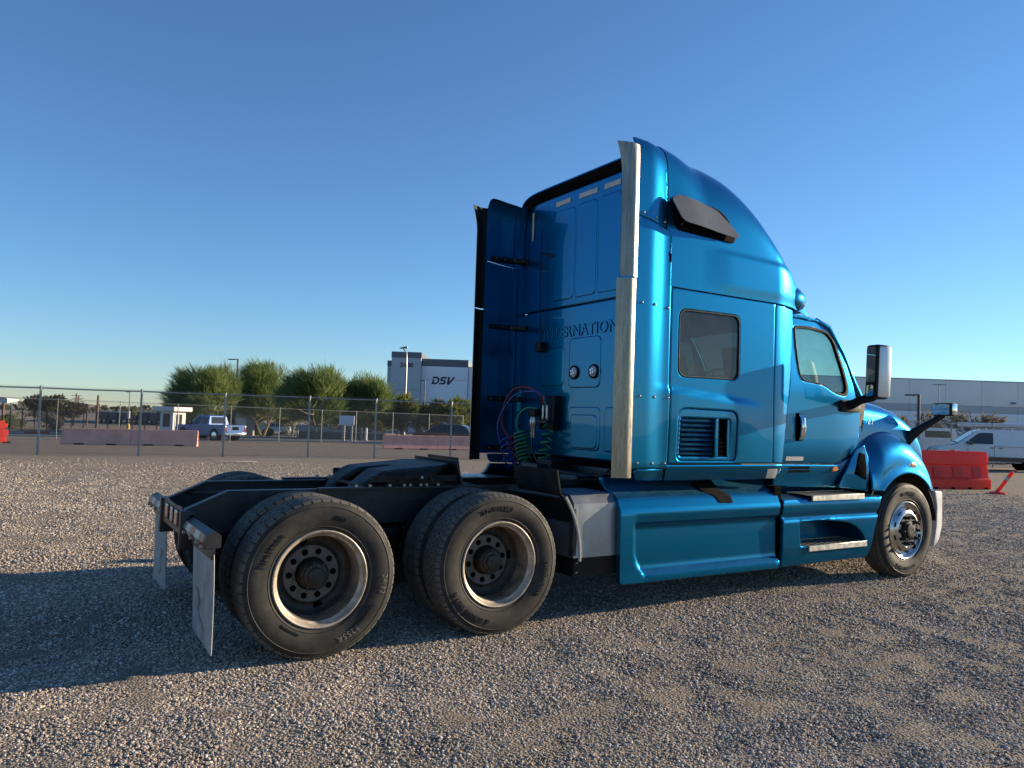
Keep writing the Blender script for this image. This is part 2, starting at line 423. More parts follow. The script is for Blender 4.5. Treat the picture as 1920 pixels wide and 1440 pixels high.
H_TAB=[(2.3,3.985),(2.6,3.985),(2.9,3.986),(3.2,3.990),(3.5,3.975),(3.8,3.894),(4.1,3.707),(4.4,3.405),(4.65,3.209),(4.85,3.09),(5.0,2.95),(5.1,2.85),(5.17,2.75)]
def roof_h(X): return spl(H_TAB,X)
def w_s(X):
    w=1.19
    if X<3.0: w+=.034*(1-sm(2.66,2.90,X))
    if X>4.1: w-=.09*sm(4.3,4.75,X)+.25*sm(4.55,5.3,X)
    return w
RP=5.0
def rp_at(X): return RP+8*(1-sm(2.55,3.4,X))
def f_side(X,Z):
    y=w_s(X)
    if Z>ZS:
        q=min(1,(Z-ZS)/(roof_h(X)-ZS)); p=rp_at(X); y*=max(0,1-q**p)**(1/p)
    else:
        zc=1.875-.08*(X-2.8)
        g=sm(2.72,3.05,X)*(1-sm(3.7,4.2,X))
        y+=.018*g*(1-sm(zc-.032,zc,Z))*sm(1.15,1.65,Z)
        if Z<1.2: y-=.05*((1.2-Z)/.13)**1.5
    return -y
def f_door(X,Z):
    y=1.085
    if Z>1.9: y-=.11*((Z-1.9)/.75)**1.4
    if Z<1.4: y-=.03*((1.4-Z)/.2)**2*.5
    if X>5.3: y-=.03*((X-5.3)/.45)**2
    return -y

# ------------------------------------------------------------------ the truck tractor
truck = thing('truck_tractor', 'metallic blue sleeper truck tractor without trailer parked on the gravel', 'truck')
T = truck
def side(name, outline, f, mat, parent=None, s=-1, off=0, th=.02, **kw):
    """panel on the flank: outline in (x,z), f gives the right-hand y; s=1 mirrors it to the left"""
    par = parent or T
    if s < 0: return panel(name, outline, lambda x, z: (x, f(x, z) - off, z), mat, par, th=(0, th, 0), **kw)
    return panel(name, outline, lambda x, z: (x, -f(x, z) + off, z), mat, par, th=(0, -th, 0), flip=True, **kw)
BOTH = (-1, 1)
def const(y): return lambda x, z: y

# --- sleeper flanks, lower valances, roof fairing, side extenders
WIN = rpoly([(3.045, 1.955), (3.80, 1.965), (3.80, 2.55), (3.045, 2.54)], .085, 6)
VENT = rpoly([(3.045, 1.24), (3.785, 1.235), (3.785, 1.685), (3.045, 1.69)], [.06, .06, .10, .10], 5)
for s in BOTH:
    body = side('sleeper_side', [(2.955, 1.215), (4.275, 1.215), (4.275, 2.71), (2.955, 2.71)], f_side, 'paint', s=s, holes=[WIN, VENT] if s < 0 else [WIN], step=.027, back='liner')
    side('corner_panel', rpoly([(4.283, 1.215), (4.44, 1.215), (4.60, 2.08), (4.64, 2.69), (4.283, 2.71)], .01, 2), f_side, 'paint', s=s, step=.035)
    side('sleeper_valance', rpoly([(2.93, 1.205), (2.955, 1.072), (4.36, 1.065), (4.435, 1.15), (4.43, 1.205)], [.01, .01, .08, .05, .01], 4), f_side, 'paint', s=s, step=.03)
    side('extender_foot', rpoly([(2.58, 1.17), (2.60, 1.08), (2.945, 1.072), (2.92, 1.17)], .03, 3), f_side, 'paint', s=s, step=.03, off=-.008)
    side('side_extender', [(2.495, 1.175), (2.945, 1.175), (2.945, 3.2), (2.495, 3.255)], f_side, 'paint', s=s, step=.03, th=.012)
    side('roof_extender', [(2.495, 3.263), (2.87, 3.213), (2.875, 3.885), (2.80, 3.90), (2.70, 3.915), (2.60, 3.927), (2.53, 3.93), (2.505, 3.915), (2.495, 3.84)], f_side, 'paint', s=s, step=.03, th=.012)
    # window: rubber seal, dark pane
    pane = side('sleeper_window', [(3.045 + (x - 3.045) * .99 + .003, z * .995 + .011) for x, z in WIN], f_side, 'glass_dark', s=s, off=-.012, th=.004, roll=0)
    side('window_seal', WIN, f_side, 'black_rubber_trim', parent=pane, s=s, holes=[[(3.42 + (x - 3.42) * .965, 2.25 + (z - 2.25) * .955) for x, z in WIN]], off=.003, th=.02, step=.03)
    # stainless / rubber fins along the rear edge of the extenders
    for z0, z1, nm in ((1.105, 2.722, 'edge_trim'), (2.735, 3.835, 'edge_trim')):
        up = z1 > 3
        def P(u, v, z0=z0, z1=z1, up=up, s=s):
            z = z0 + (z1 - z0) * v; x = 2.522 - .160 * u + (.006 if up else -.006)
            fl = (.035 * max(0, (z - 3.52) / .31) ** 2 if up else 0)
            y = -(w_s(2.56) * (max(0, 1 - ((z - ZS) / 1.33) ** 16) ** (1 / 16) if z > ZS else 1)) - .006
            y += -(.020 if up else .010) * sin(min(1, u / .38) * pi / 2) + (.085 if up else .12) * max(0, u - .38) ** 1.25 + (.004 if up else 0)
            if up: x -= fl * u * 1.6
            return (x, y if s < 0 else -y, z)
        surf(nm, P, 14, 30, 'stainless', T, th=.006, flip=(s < 0), back='black_rubber_trim')
# fasteners on the extenders
bolt_me = MB().lathe([(1e-4, -.013), (.006, -.012), (.010, -.007), (.014, 0), (.014, .004)], (0, 0, 0), 10).build('bolt', 'zinc').data
bpy.data.objects.remove(bpy.data.objects['bolt'])
for s in BOTH:
    for x, z in ((2.59, 2.54), (2.74, 2.54), (2.91, 2.53), (2.59, 1.77), (2.76, 1.77), (2.925, 1.77), (2.58, 1.225), (2.75, 1.222), (2.91, 1.22), (2.585, 3.285), (2.73, 3.27), (2.85, 3.255)):
        o = link('bolt', bolt_me, T, (x, f_side(x, z) * -s, z)); o.rotation_euler[2] = 0 if s < 0 else pi
# roof fairing: one shell over both sides
def roofP(u, v):
    X = 2.885 + (5.165 - 2.885) * u; t = 2 * v - 1; h = roof_h(X); w = w_s(X)
    k = 1 - abs(t); a = pi / 2 * (k ** 2.1 if k < 1 else 1); a = a if t < 0 else pi - a
    c = cos(a); sg = -1 if c > 0 else 1
    p_ = rp_at(X); z = ZS + .006 + (h - ZS) * sin(a) ** (2 / p_); y = sg * w * abs(c) ** (2 / p_)
    # shallow shoulder crease running forward from the vent window
    zc = 3.12 - .02 * (X - 3.6)
    if X > 3.3: y -= sg * .018 * sm(3.3, 3.7, X) * (1 - sm(zc - .05, zc + .02, z)) * sm(ZS, ZS + .12, z) * (1 - sm(4.5, 4.9, X)) * -1 * .6
    return (X, y, z)
surf('roof_fairing', roofP, 110, 150, 'paint', T, th=.012, ang=80, back='paint')
# corner pod with lamp lens where the roof meets the cab
for s in BOTH:
    pod = MB()
    pod.lathe([(.03, 4.66), (.11, 4.665), (.14, 4.71), (.155, 4.79), (.15, 4.88), (.10, 5.0), (.01, 5.08)], (-.08, s * .94, 2.83), 28, 'X').build('roof_corner_pod', 'paint', T)
    lens = MB().lathe([(.001, 4.640), (.05, 4.643), (.09, 4.655), (.10, 4.68)], (-.075, s * .975, 2.825), 24, 'X').build('lamp_lens', 'glass_dark', T)
# popped-open vent window high on the fairing
VF = rpoly([(2.95, 3.27), (3.01, 3.21), (3.69, 3.195), (3.715, 3.25), (3.62, 3.41), (3.52, 3.475), (3.03, 3.525), (2.955, 3.49)], .035, 4)
for s in BOTH:
    fr = side('vent_window_frame', VF, f_side, 'matte_black', s=s, off=.012, th=.02, step=.05)
    def fg(x, z): return f_side(x, min(z, 3.5)) - .018 - .07 * (1 - sm(3.0, 3.75, x)) * (1 - .45 * sm(3.25, 3.52, z)) - .03 * (1 - sm(3.22, 3.5, z))
    GL = [(2.87, 3.45), (2.95, 3.50), (3.2, 3.49), (3.46, 3.455), (3.72, 3.275), (3.71, 3.235), (2.99, 3.26), (2.94, 3.29)]
    gp = side('vent_window_glass', rpoly(GL, [.03, .03, .1, .06, .02, .02, .06, .03], 4), fg, 'glass_vent', parent=fr, s=s, th=.008, step=.06, roll=.001)
    for x in (2.97, 3.4):
        MB().tube([(x + .05, -s * (f_side(x, 3.25) + .0), 3.25), (x + .03, -s * (f_side(x, 3.25) - .055), 3.255)], .008, 6).build('window_latch', 'zinc', fr)

# --- sleeper vent door with louvres
vent = side('vent_door', VENT, f_side, 'paint', off=-.012, th=.02, holes=[rrect(3.085, 3.70, 1.275, 1.61, .03)], step=.035)
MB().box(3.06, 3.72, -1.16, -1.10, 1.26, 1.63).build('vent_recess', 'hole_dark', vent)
for i in range(8):
    z = 1.295 + i * .041; y = f_side(3.3, z)
    m = MB(); m.add([(3.09, y + .004, z), (3.485, y + .004, z + .002), (3.455, y + .05, z + .034), (3.125, y + .05, z + .034), (3.09, y + .014, z - .008), (3.485, y + .014, z - .006), (3.455, y + .058, z + .026), (3.125, y + .058, z + .026)],
          [(0, 1, 2, 3), (7, 6, 5, 4), (0, 4, 5, 1), (1, 5, 6, 2), (2, 6, 7, 3), (3, 7, 4, 0)]); m.build('louvre', 'paint', vent)
MB().box(3.488, 3.53, -1.212, -1.14, 1.272, 1.612, .006).build('divider', 'paint', vent)
mg = MB()
for i in range(9): mg.box(3.53, 3.665, -1.178, -1.17, 1.285 + i * .037, 1.292 + i * .037)
for i in range(8): mg.box(3.538 + i * .017, 3.543 + i * .017, -1.176, -1.171, 1.28, 1.605)
mg.build('mesh_grille', 'hole_dark', vent)
MB().box(3.668, 3.70, -1.185, -1.15, 1.274, 1.611, .004).build('vent_blank', 'paint', vent)

# --- rear wall of the sleeper
XB = 2.95
def wallM(y, z): return (XB + .014 * max(0, (abs(y) - .80) / .25) ** 1.6, y, z)
wall = panel('rear_wall', rpoly([(-1.165, 1.19), (1.165, 1.19), (1.165, 2.70), (-1.165, 2.70)], .02, 2), wallM, 'paint', T, step=.06, th=(.015, 0, 0), flip=True)
wup = panel('upper_rear_wall', rpoly([(-1.165, 2.712), (1.165, 2.712), (1.165, 3.5), (1.15, 3.7), (1.09, 3.83), (.95, 3.89), (-.95, 3.89), (-1.09, 3.83), (-1.15, 3.7), (-1.165, 3.5)], .03, 3), wallM, 'paint', T, step=.06, th=(.015, 0, 0), flip=True)
def wpan(name, y0, y1, z0, z1, r, par, off=.005, mat='paint', th=.01, hole=None):
    return panel(name, rrect(y0, y1, z0, z1, r), lambda y, z: (wallM(y, z)[0] - off, y, z), mat, par, step=.06, th=(th, 0, 0), flip=True, inset=.006, roll=.005, holes=[hole] if hole else ())
for y0, y1 in ((.22, .58), (-.14, .19), (-.50, -.17), (-.84, -.53)):
    wpan('embossed_panel', y0, y1, 2.78, 3.72, .05, wup, .007)
for y0, y1 in ((-.14, .15), (-.49, -.25), (.30, .55)): wpan('reflective_tape', y0, y1, 3.775, 3.825, .003, wup, .009, 'tape_cream', .004)
for s in BOTH: wpan('reflective_tape', s * .985 - .02, s * .985 + .02, 3.5, 3.81, .003, wup, .012, 'tape_cream', .004)
acc = wpan('access_panel', -.255, .24, 1.875, 2.375, .06, wall, .008)
for y in (.14, -.17):
    lp = MB().lathe([(1e-4, -.03), (.04, -.028), (.052, -.018), (.055, 0)], (XB - .008, y, 2.03), 24, 'X').build('work_lamp', 'lamp_clear', wall)
    MB().lathe([(.054, -.005), (.066, -.02), (.07, -.012), (.07, .004)], (XB - .008, y, 2.03), 24, 'X').build('lamp_bezel', 'black_plastic', wall)
    for a in range(4): MB().lathe([(1e-4, -.038), (.012, -.036), (.016, -.026)], (XB - .008, y + .022 * cos(a * pi / 2 + .6), 2.03 + .022 * sin(a * pi / 2 + .6)), 10, 'X').build('lamp_element', 'chrome', wall)
lw = wpan('lower_panel', -.27, .23, 1.27, 1.69, .06, wall, .007); wpan('lower_panel', -.235, .185, 1.285, 1.615, .06, wall, .013)
wpan('lower_panel', -.80, -.34, 1.27, 1.69, .06, wall, .007); wpan('lower_panel', .33, .78, 1.9, 2.3, .06, wall, .006)
text('maker_lettering', 'INTERNATIONAL', .155, lambda p: (XB - .006 - p.z, -p.x * 1.13, 2.445 + p.y * 1.05), 'paint', wall, extrude=.001, offset=-.001, spacing=1.06, bevel=.003)
# panel seam fasteners and small bolts
for z in np.arange(1.85, 2.45, .06): link('bolt', bolt_me, wall, (XB + .004, .275, z)).rotation_euler[2] = -pi / 2
for o in [c for c in wall.children if c.name.startswith('bolt')]: o.scale = (.35,) * 3
# antenna, its base and clip
MB().tube([(2.90, .74, 3.56), (2.895, .735, 3.0), (2.90, .70, 2.36)], .006, 6).build('antenna', 'black_plastic', T)
MB().tube([(2.90, .74, 3.32), (2.91, .63, 3.285), (2.95, .54, 3.26)], .011, 6).build('antenna_clip', 'black_plastic', T)
MB().box(2.87, 2.95, .66, .76, 2.26, 2.37, .02).build('antenna_base', 'black_plastic', T)
# black brackets bracing the extenders to the wall
for s in BOTH:
    for z in (3.29, 2.55, 1.765, 1.235):
        y0 = 1.225 * (1 if z < 3 else .985)
        br = MB(); path = [(2.57, y0 - .01), (2.82, y0 - .035), (2.985, 1.10), (2.975, .93)]
        for (xa, ya), (xb, yb) in zip(path, path[1:]):
            d = Vector((xb - xa, yb - ya, 0)).normalized(); n = Vector((-d.y, d.x, 0)) * .018
            br.add([(xa, s * ya, z - .028), (xb, s * yb, z - .028), (xb, s * yb, z + .028), (xa, s * ya, z + .028), (xa - n.x, s * (ya - abs(n.y)), z - .02), (xb - n.x, s * (yb - abs(n.y)), z - .02), (xb - n.x, s * (yb - abs(n.y)), z + .02), (xa - n.x, s * (ya - abs(n.y)), z + .02)],
                   [(0, 1, 2, 3), (7, 6, 5, 4), (0, 4, 5, 1), (2, 6, 7, 3), (1, 5, 6, 2), (0, 3, 7, 4)])
        bo = br.build('extender_bracket', 'black_plastic', T)
        for k in range(4):
            t = k / 3; p = Vector((2.60 + .30 * t, s * (y0 - .04 - .06 * t), z)); q = link('bolt', bolt_me, bo, p); q.rotation_euler[2] = pi if s > 0 else 0; q.scale = (.55,) * 3
            q.location.y -= s * .012
# dark backing behind the panel seams
for s in BOTH:
    for x0, x1, z0, z1 in ((2.90, 3.0, 1.1, 3.2), (2.84, 2.93, 3.2, 3.88)):
        side('seam_backing', [(x0, z0), (x1, z0), (x1, z1), (x0, z1)], f_side, 'paint', s=s, off=-.024, th=.004, step=.08, inset=0, roll=0)
# roof underside / rear lip, coloured black for the shade under the roof
def lipP(u, v):
    a = pi * (v * .48 + .26); h = roof_h(2.9) - .015; w = w_s(2.95) - .02; c = cos(a); sg = -1 if c > 0 else 1; p_ = rp_at(2.9)
    k = 1 - .045 * u
    z = ZS + (h - ZS) * sin(a) ** (2 / p_) * k; y = sg * w * abs(c) ** (2 / p_) * (1 - .05 * u)
    return (2.89 + .13 * u, y, z)
surf('roof_lip', lipP, 5, 60, 'black_plastic', T, flip=True, ang=80)
# interior of the sleeper: floor, bunk, inner lining, ceiling
it = MB().box(3.0, 5.7, -1.06, 1.06, 1.19, 1.23).build('cab_floor', 'liner', T)
MB().box(3.02, 3.75, -1.1, 1.1, 1.40, 1.62, .04).build('bunk', 'seat_grey', T)
MB().box(3.0, 4.15, -1.12, 1.12, 3.2, 3.24).build('ceiling_liner', 'liner', T)

# --- cab: doors, pillars, windscreen, roof
DOOR = rpoly([(4.535, 1.215), (5.41, 1.20), (5.70, 1.315), (5.80, 1.40), (5.835, 1.66), (5.81, 1.80), (5.745, 1.91), (5.61, 2.18), (5.51, 2.44), (5.40, 2.585), (5.25, 2.645), (4.74, 2.675), (4.66, 2.1), (4.60, 1.75)],
             [.03, .04, .05, .08, .1, .05, .02, .1, .12, .12, .1, .04, .1, .1], 4)
DWIN = rpoly([(4.79, 2.57), (4.77, 2.3), (4.785, 2.10), (4.83, 2.02), (5.17, 1.995), (5.30, 1.935), (5.43, 1.90), (5.56, 1.90), (5.585, 1.99), (5.50, 2.25), (5.42, 2.48), (5.33, 2.56), (5.05, 2.59)],
             [.04, .1, .06, .06, .1, .08, .08, .05, .06, .2, .12, .1, .1], 4)
def scale_poly(p, k, c=None):
    c = c or (sum(q[0] for q in p) / len(p), sum(q[1] for q in p) / len(p))
    return [(c[0] + (q[0] - c[0]) * k, c[1] + (q[1] - c[1]) * k) for q in p]
for s in BOTH:
    door = side('door', DOOR, f_door, 'paint', s=s, holes=[DWIN], step=.04, back='liner')
    side('window_seal', DWIN, f_door, 'black_rubber_trim', parent=door, s=s, holes=[scale_poly([(x * .98 + .09, z) for x, z in DWIN], .93)], off=.006, th=.03, step=.03)
    side('bright_trim', scale_poly(DWIN, 1.025), f_door, 'chrome', parent=door, s=s, holes=[scale_poly(DWIN, 1.004)], off=.003, th=.01, step=.03, inset=0)
    side('door_window', scale_poly(DWIN, .985), f_door, 'glass_cab', parent=door, s=s, off=-.018, th=.004, step=.08, roll=0)
    h = MB()
    yy = f_door(4.78, 1.55)
    h.box(4.73, 4.835, yy - .004, yy + .01, 1.425, 1.70, .004)
    h.build('handle_base', 'black_plastic', door)
    hp = [(4.785, yy - .005, 1.45), (4.785, yy - .035, 1.47), (4.785, yy - .05, 1.56), (4.785, yy - .04, 1.65), (4.785, yy - .005, 1.685)]
    if s > 0: hp = [(x, -y, z) for x, y, z in hp]; door.children[-1].scale = (1, -1, 1)
    MB().tube(hp, [.02, .026, .028, .026, .02], 10).build('door_handle', 'chrome' if s < 0 else 'black_plastic', door)
    side('step_sticker', [(4.60, 1.235), (4.86, 1.235), (4.865, 1.275), (4.605, 1.275)], f_door, 'sticker_grey', parent=door, s=s, off=.003, th=.003, step=.1, inset=0, roll=0)
    side('cab_sill', rpoly([(4.44, 1.20), (4.46, .99), (5.44, .96), (5.70, 1.29), (5.41, 1.19)], .02, 2), lambda x, z: -1.075 + .025 * (1 - sm(.97, 1.19, z)), 'paint', s=s, step=.05)
    for i in range(7):
        for j in range(2): side('sill_vent', rpoly([(4.66 + i * .045, 1.12 + j * .035), (4.695 + i * .045, 1.12 + j * .035), (4.70 + i * .045, 1.142 + j * .035), (4.665 + i * .045, 1.142 + j * .035)], .004, 2), lambda x, z: -1.075 + .025 * (1 - sm(.97, 1.19, z)), 'hole_dark', s=s, off=.004, th=.004, step=.1, inset=0, roll=0)
    side('side_repeater', rpoly([(5.315, 1.12), (5.40, 1.13), (5.415, 1.15), (5.40, 1.175), (5.32, 1.17)], .02, 3), lambda x, z: -1.065, 'lamp_amber', s=s, off=.025, th=.03, step=.04, roll=.01)
    # windscreen pillar and door-top frame
    MB().tube([(5.19, s * .955, 2.665), (5.36, s * .975, 2.60), (5.56, s * 1.0, 2.35), (5.72, s * 1.025, 2.05), (5.83, s * 1.04, 1.88)], [.03, .036, .036, .038, .04], 10).build('windscreen_pillar', 'paint', T)
    MB().tube([(5.42, s * .97, 2.585), (5.60, s * .985, 2.33), (5.77, s * 1.01, 2.03), (5.88, s * 1.02, 1.87)], .018, 8).build('pillar_seal', 'black_rubber_trim', T)
def wsP(u, v):
    y = -1 + 2 * v; b = 1 - (abs(y)) ** 2.2
    x0 = 5.26 + .22 * b; x1 = 5.86 + .34 * b
    return (x0 + (x1 - x0) * u, y * (.945 + .06 * u), 2.655 + .03 * b - (.79 - .03 * b) * u)
surf('windscreen', wsP, 10, 24, 'glass_cab', T, ang=90)
def crP(u, v):
    y = -1 + 2 * v; b = 1 - abs(y) ** 2.6
    x1 = 5.29 + .22 * b
    return (4.42 + (x1 - 4.42) * u, y * (.985 - .02 * u), 2.655 + .055 * b - .012 * u * u)
surf('cab_roof', crP, 14, 30, 'paint', T, th=.02, flip=False, ang=70, back='liner')
side('roof_rail', [(4.62, 2.69), (4.74, 2.665), (5.25, 2.64), (5.30, 2.655), (4.95, 2.695)], lambda x, z: -.985, 'paint', s=-1, th=.03)
side('roof_rail', [(4.62, 2.69), (4.74, 2.665), (5.25, 2.64), (5.30, 2.655), (4.95, 2.695)], lambda x, z: -.985, 'paint', s=1, th=.03)
# jamb behind the doors
for s in BOTH: MB().box(4.50, 4.72, s * 1.0 - .03, s * 1.0 + .03, 1.2, 2.66).build('door_pillar', 'black_rubber_trim', T)
# dashboard, seats, steering wheel
MB().prism([(5.45, 1.3), (5.9, 1.3), (6.0, 1.9), (5.6, 1.95), (5.42, 1.78)], -1.0, 1.0).build('dashboard', 'dash_grey', T)
for y in (-.58, .55):
    sb = MB().prism(rpoly([(4.62, 1.70), (5.1, 1.68), (5.12, 1.82), (4.74, 1.84), (4.62, 2.32), (4.56, 2.38), (4.48, 2.35)], .04, 3), y - .24, y + .24).build('seat', 'seat_grey', T)
    MB().box(4.68, 4.98, y - .18, y + .18, 1.23, 1.71, .02).build('seat_base', 'dash_grey', sb)
st = MB(); R0 = Matrix.Translation((5.26, .55, 2.10)) @ Matrix.Rotation(radians(-38), 4, 'Y')
st.tube([R0 @ Vector((.22 * cos(a), .22 * sin(a), 0)) for a in np.linspace(0, 2 * pi, 33)[:-1]], .018, 8, closed=True)
for a in (.3, pi - .3, -pi / 2): st.tube([R0 @ Vector((0, 0, -.03)), R0 @ Vector((.21 * cos(a), .21 * sin(a), 0))], .016, 6)
st.lathe([(1e-4, .0), (.07, 0), (.08, -.05)], (5.26, .55, 2.10), 14, 'Z'); st.tube([R0 @ Vector((0, 0, -.02)), R0 @ Vector((0, 0, -.35))], .035, 8)
st.build('steering_wheel', 'black_plastic', T)

# --- hood and fenders
HOOD_Z = [(5.80, 1.90), (6.0, 1.90), (6.3, 1.875), (6.5, 1.85), (6.72, 1.80), (6.93, 1.71), (7.06, 1.63), (7.17, 1.52), (7.24, 1.40), (7.27, 1.28)]
HOOD_W = [(5.80, 1.01), (6.2, .985), (6.6, .965), (6.93, .95), (7.1, .935), (7.2, .92), (7.27, .90)]
def hoodP(u, v):
    X = 5.835 + (7.27 - 5.835) * (1 - (1 - u) ** 1.35); a = pi * (.0 + v); c = cos(a); sg = -1 if c > 0 else 1
    h = spl(HOOD_Z, X); w = spl(HOOD_W, X); p = 8.0; zb = 1.05
    y = sg * w * abs(c) ** (2 / p); z = zb + (h - zb + .035 * (1 - abs(y / w) ** 2)) * max(0, sin(a)) ** (2 / p)
    b = 1 - (abs(y) / w) ** 2.5; X2 = X + .12 * b * sm(6.6, 7.27, X)
    # raised centre of the hood and a crease along its shoulder
    z += .03 * (1 - sm(.30, .42, abs(y))) * sm(5.9, 6.2, X)
    return (X2, y, z)
surf('hood', hoodP, 44, 90, 'paint', T, th=.012, flip=False, ang=70)
surf('hood_nose', lambda u, v: (7.39 - .12 * (abs(2 * v - 1)) ** 2.5 + .01 * u, (2 * v - 1) * .89, 1.30 - .80 * u), 6, 24, 'black_plastic', T)
FEN = rpoly([(5.835, .925), (5.87, 1.28), (5.815, 1.405), (5.94, 1.46), (6.08, 1.515), (6.23, 1.545), (6.43, 1.55), (6.63, 1.50), (6.81, 1.41), (6.98, 1.30), (7.12, 1.18), (7.22, 1.05), (7.275, .93), (7.27, .905), (6.885, .905)],
            [.02, .03, .04, .1, .1, .1, .1, .1, .1, .1, .1, .1, .03, .02, .01], 3) + [(6.45 + .605 * cos(a), .50 + .605 * sin(a)) for a in np.linspace(radians(43.5), radians(136), 22)] + [(6.02, .925)]
FTOP = [(5.8, 1.42), (5.94, 1.47), (6.08, 1.525), (6.23, 1.555), (6.43, 1.56), (6.63, 1.51), (6.81, 1.42), (6.98, 1.31), (7.12, 1.19), (7.22, 1.06), (7.30, .88)]
def f_fen(X, Z):
    d = spl(FTOP, X) - Z; R = .36
    # nearest distance to the top outline, measured square to its slope
    sl = (spl(FTOP, X + .02) - spl(FTOP, X - .02)) / .04; d = max(0, d) / sqrt(1 + sl * sl)
    y = 1.195
    if d < R: y -= .30 * (1 - sqrt(max(0, 1 - (1 - d / R) ** 2)))
    y -= .09 * sm(6.75, 7.3, X) ** 1.5
    r = math.hypot(X - 6.45, Z - .50)
    y += .022 * (1 - sm(.60, .70, r))           # lip round the arch
    y -= .05 * (1 - sm(5.82, 6.05, X)) * sm(.95, 1.2, Z)
    return -y
for s in BOTH:
    fen = side('fender', FEN, f_fen, 'paint', s=s, step=.035, th=.015, ang=75)
    side('marker_lamp', rpoly([(6.50, 1.20), (6.53, 1.178), (6.60, 1.178), (6.63, 1.20), (6.60, 1.222), (6.53, 1.222)], .006, 2), f_fen, 'lamp_amber', parent=fen, s=s, off=.012, th=.014, step=.03, roll=.005)
    side('marker_bezel', rpoly([(6.48, 1.20), (6.52, 1.168), (6.61, 1.168), (6.65, 1.20), (6.61, 1.232), (6.52, 1.232)], .006, 2), f_fen, 'chrome', parent=fen, s=s, off=.005, th=.008, step=.03)
    cw = side('cowl_panel', rpoly([(5.40, .965), (5.68, 1.36), (5.80, 1.40), (5.862, 1.28), (5.825, .925)], .02, 3), lambda x, z: -1.10 - .05 * sm(5.45, 5.8, x) + .03 * sm(1.1, 1.35, z), 'paint', s=s, step=.04)
    side('cowl_vent', rpoly([(5.615, 1.10), (5.715, 1.33), (5.815, 1.305), (5.79, 1.03)], .02, 3), lambda x, z: -1.10 - .05 * sm(5.45, 5.8, x) + .03 * sm(1.1, 1.35, z), 'hole_dark', parent=cw, s=s, off=.003, th=.01, step=.05)
    # inner arch liner
    def archP(u, v, s=s): a = radians(-10 + 200 * u); return (6.45 + .66 * cos(a) * (1.02), s * (1.14 - .62 * v), .50 + .64 * sin(a))
    surf('wheel_arch_liner', archP, 24, 4, 'black_plastic', T, th=.01)
    MB().box(5.75, 7.15, s * .53 - .02, s * .53 + .02, .45, 1.3).build('inner_fender', 'black_plastic', T)
# small bright model badge on the hood side
text('badge', 'LT', .085, lambda p: (6.06 + p.x * 1.2, -1.012 - p.z, 1.648 + p.y), 'chrome', T, extrude=.006, shear=.2)
# bumper
for s in BOTH:
    side('bumper_end', rpoly([(7.075, .90), (7.27, .88), (7.27, .50), (7.19, .35), (7.05, .265), (7.115, .5), (7.13, .72)], .03, 3), lambda x, z: -1.15 + .02 * sm(7.1, 7.3, x), 'bumper_grey', s=s, th=.06, step=.04, ang=40)
surf('bumper', lambda u, v: (7.27 + .18 * (1 - abs(2 * v - 1) ** 3), (2 * v - 1) * 1.09, .88 - .52 * u), 4, 30, 'bumper_grey', T, th=.03, flip=False)
# --- mirrors
mh = MB().box(-.08, .085, -.078, .078, -.275, .265, .03).build('mirror_housing', 'black_plastic', T)
mh.location = (5.50, -1.445, 2.14); mh.rotation_euler = (0, radians(2), radians(-14))
ms = MB().box(-.065, .092, -.088, .0, -.262, .25, .03).build('mirror_shell', 'mirror_silver', mh); ms.location = (.004, .0, 0)
panel('mirror_glass', rrect(-.055, .062, -.11, .24, .02), lambda y, z: (-.083, y, z), 'mirror_glass', mh, th=(.004, 0, 0), flip=True, roll=0, inset=0)
panel('spot_mirror', rrect(-.05, .058, -.25, -.14, .03), lambda y, z: (-.083 - .01 * (1 - (y / .09) ** 2), y, z), 'mirror_glass', mh, th=(.004, 0, 0), flip=True, roll=0, inset=0, step=.03)
MB().tube([(5.56, -1.06, 1.80), (5.56, -1.13, 1.815), (5.52, -1.26, 1.86), (5.49, -1.40, 1.885), (5.50, -1.445, 1.93)], [.055, .05, .042, .045, .05], 10).build('mirror_arm', 'black_plastic', T)
MB().box(5.42, 5.75, -1.115, -1.06, 1.735, 1.86, .03).build('mirror_mount', 'black_plastic', T)
c = bpy.data.objects['mirror_housing'].copy(); COL.objects.link(c); c.parent = T; c.location = (5.475, 1.42, 2.14); c.rotation_euler[2] = radians(14)
MB().tube([(5.56, 1.06, 1.80), (5.52, 1.26, 1.86), (5.475, 1.42, 1.93)], [.055, .042, .05], 10).build('mirror_arm', 'black_plastic', T)
hm = MB().box(-.05, .05, -.125, .125, -.075, .075, .028).build('hood_mirror', 'black_plastic', T); hm.location = (7.22, -1.165, 1.822); hm.rotation_euler[2] = radians(-8)
panel('mirror_glass', rrect(-.108, .108, -.06, .06, .02), lambda y, z: (-.053, y, z), 'mirror_glass', hm, th=(.004, 0, 0), flip=True, roll=0, inset=0)
MB().box(-.03, .058, -.132, -.08, -.066, .066, .02).build('mirror_shell', 'chrome', hm)
MB().tube([(6.88, -.90, 1.42), (6.93, -.96, 1.52), (7.02, -1.02, 1.60), (7.14, -1.10, 1.69), (7.22, -1.15, 1.76)], [.06, .06, .045, .036, .04], 10).build('hood_mirror_arm', 'black_plastic', T)
hm2 = hm.copy(); COL.objects.link(hm2); hm2.parent = T; hm2.location = (7.22, 1.165, 1.822)

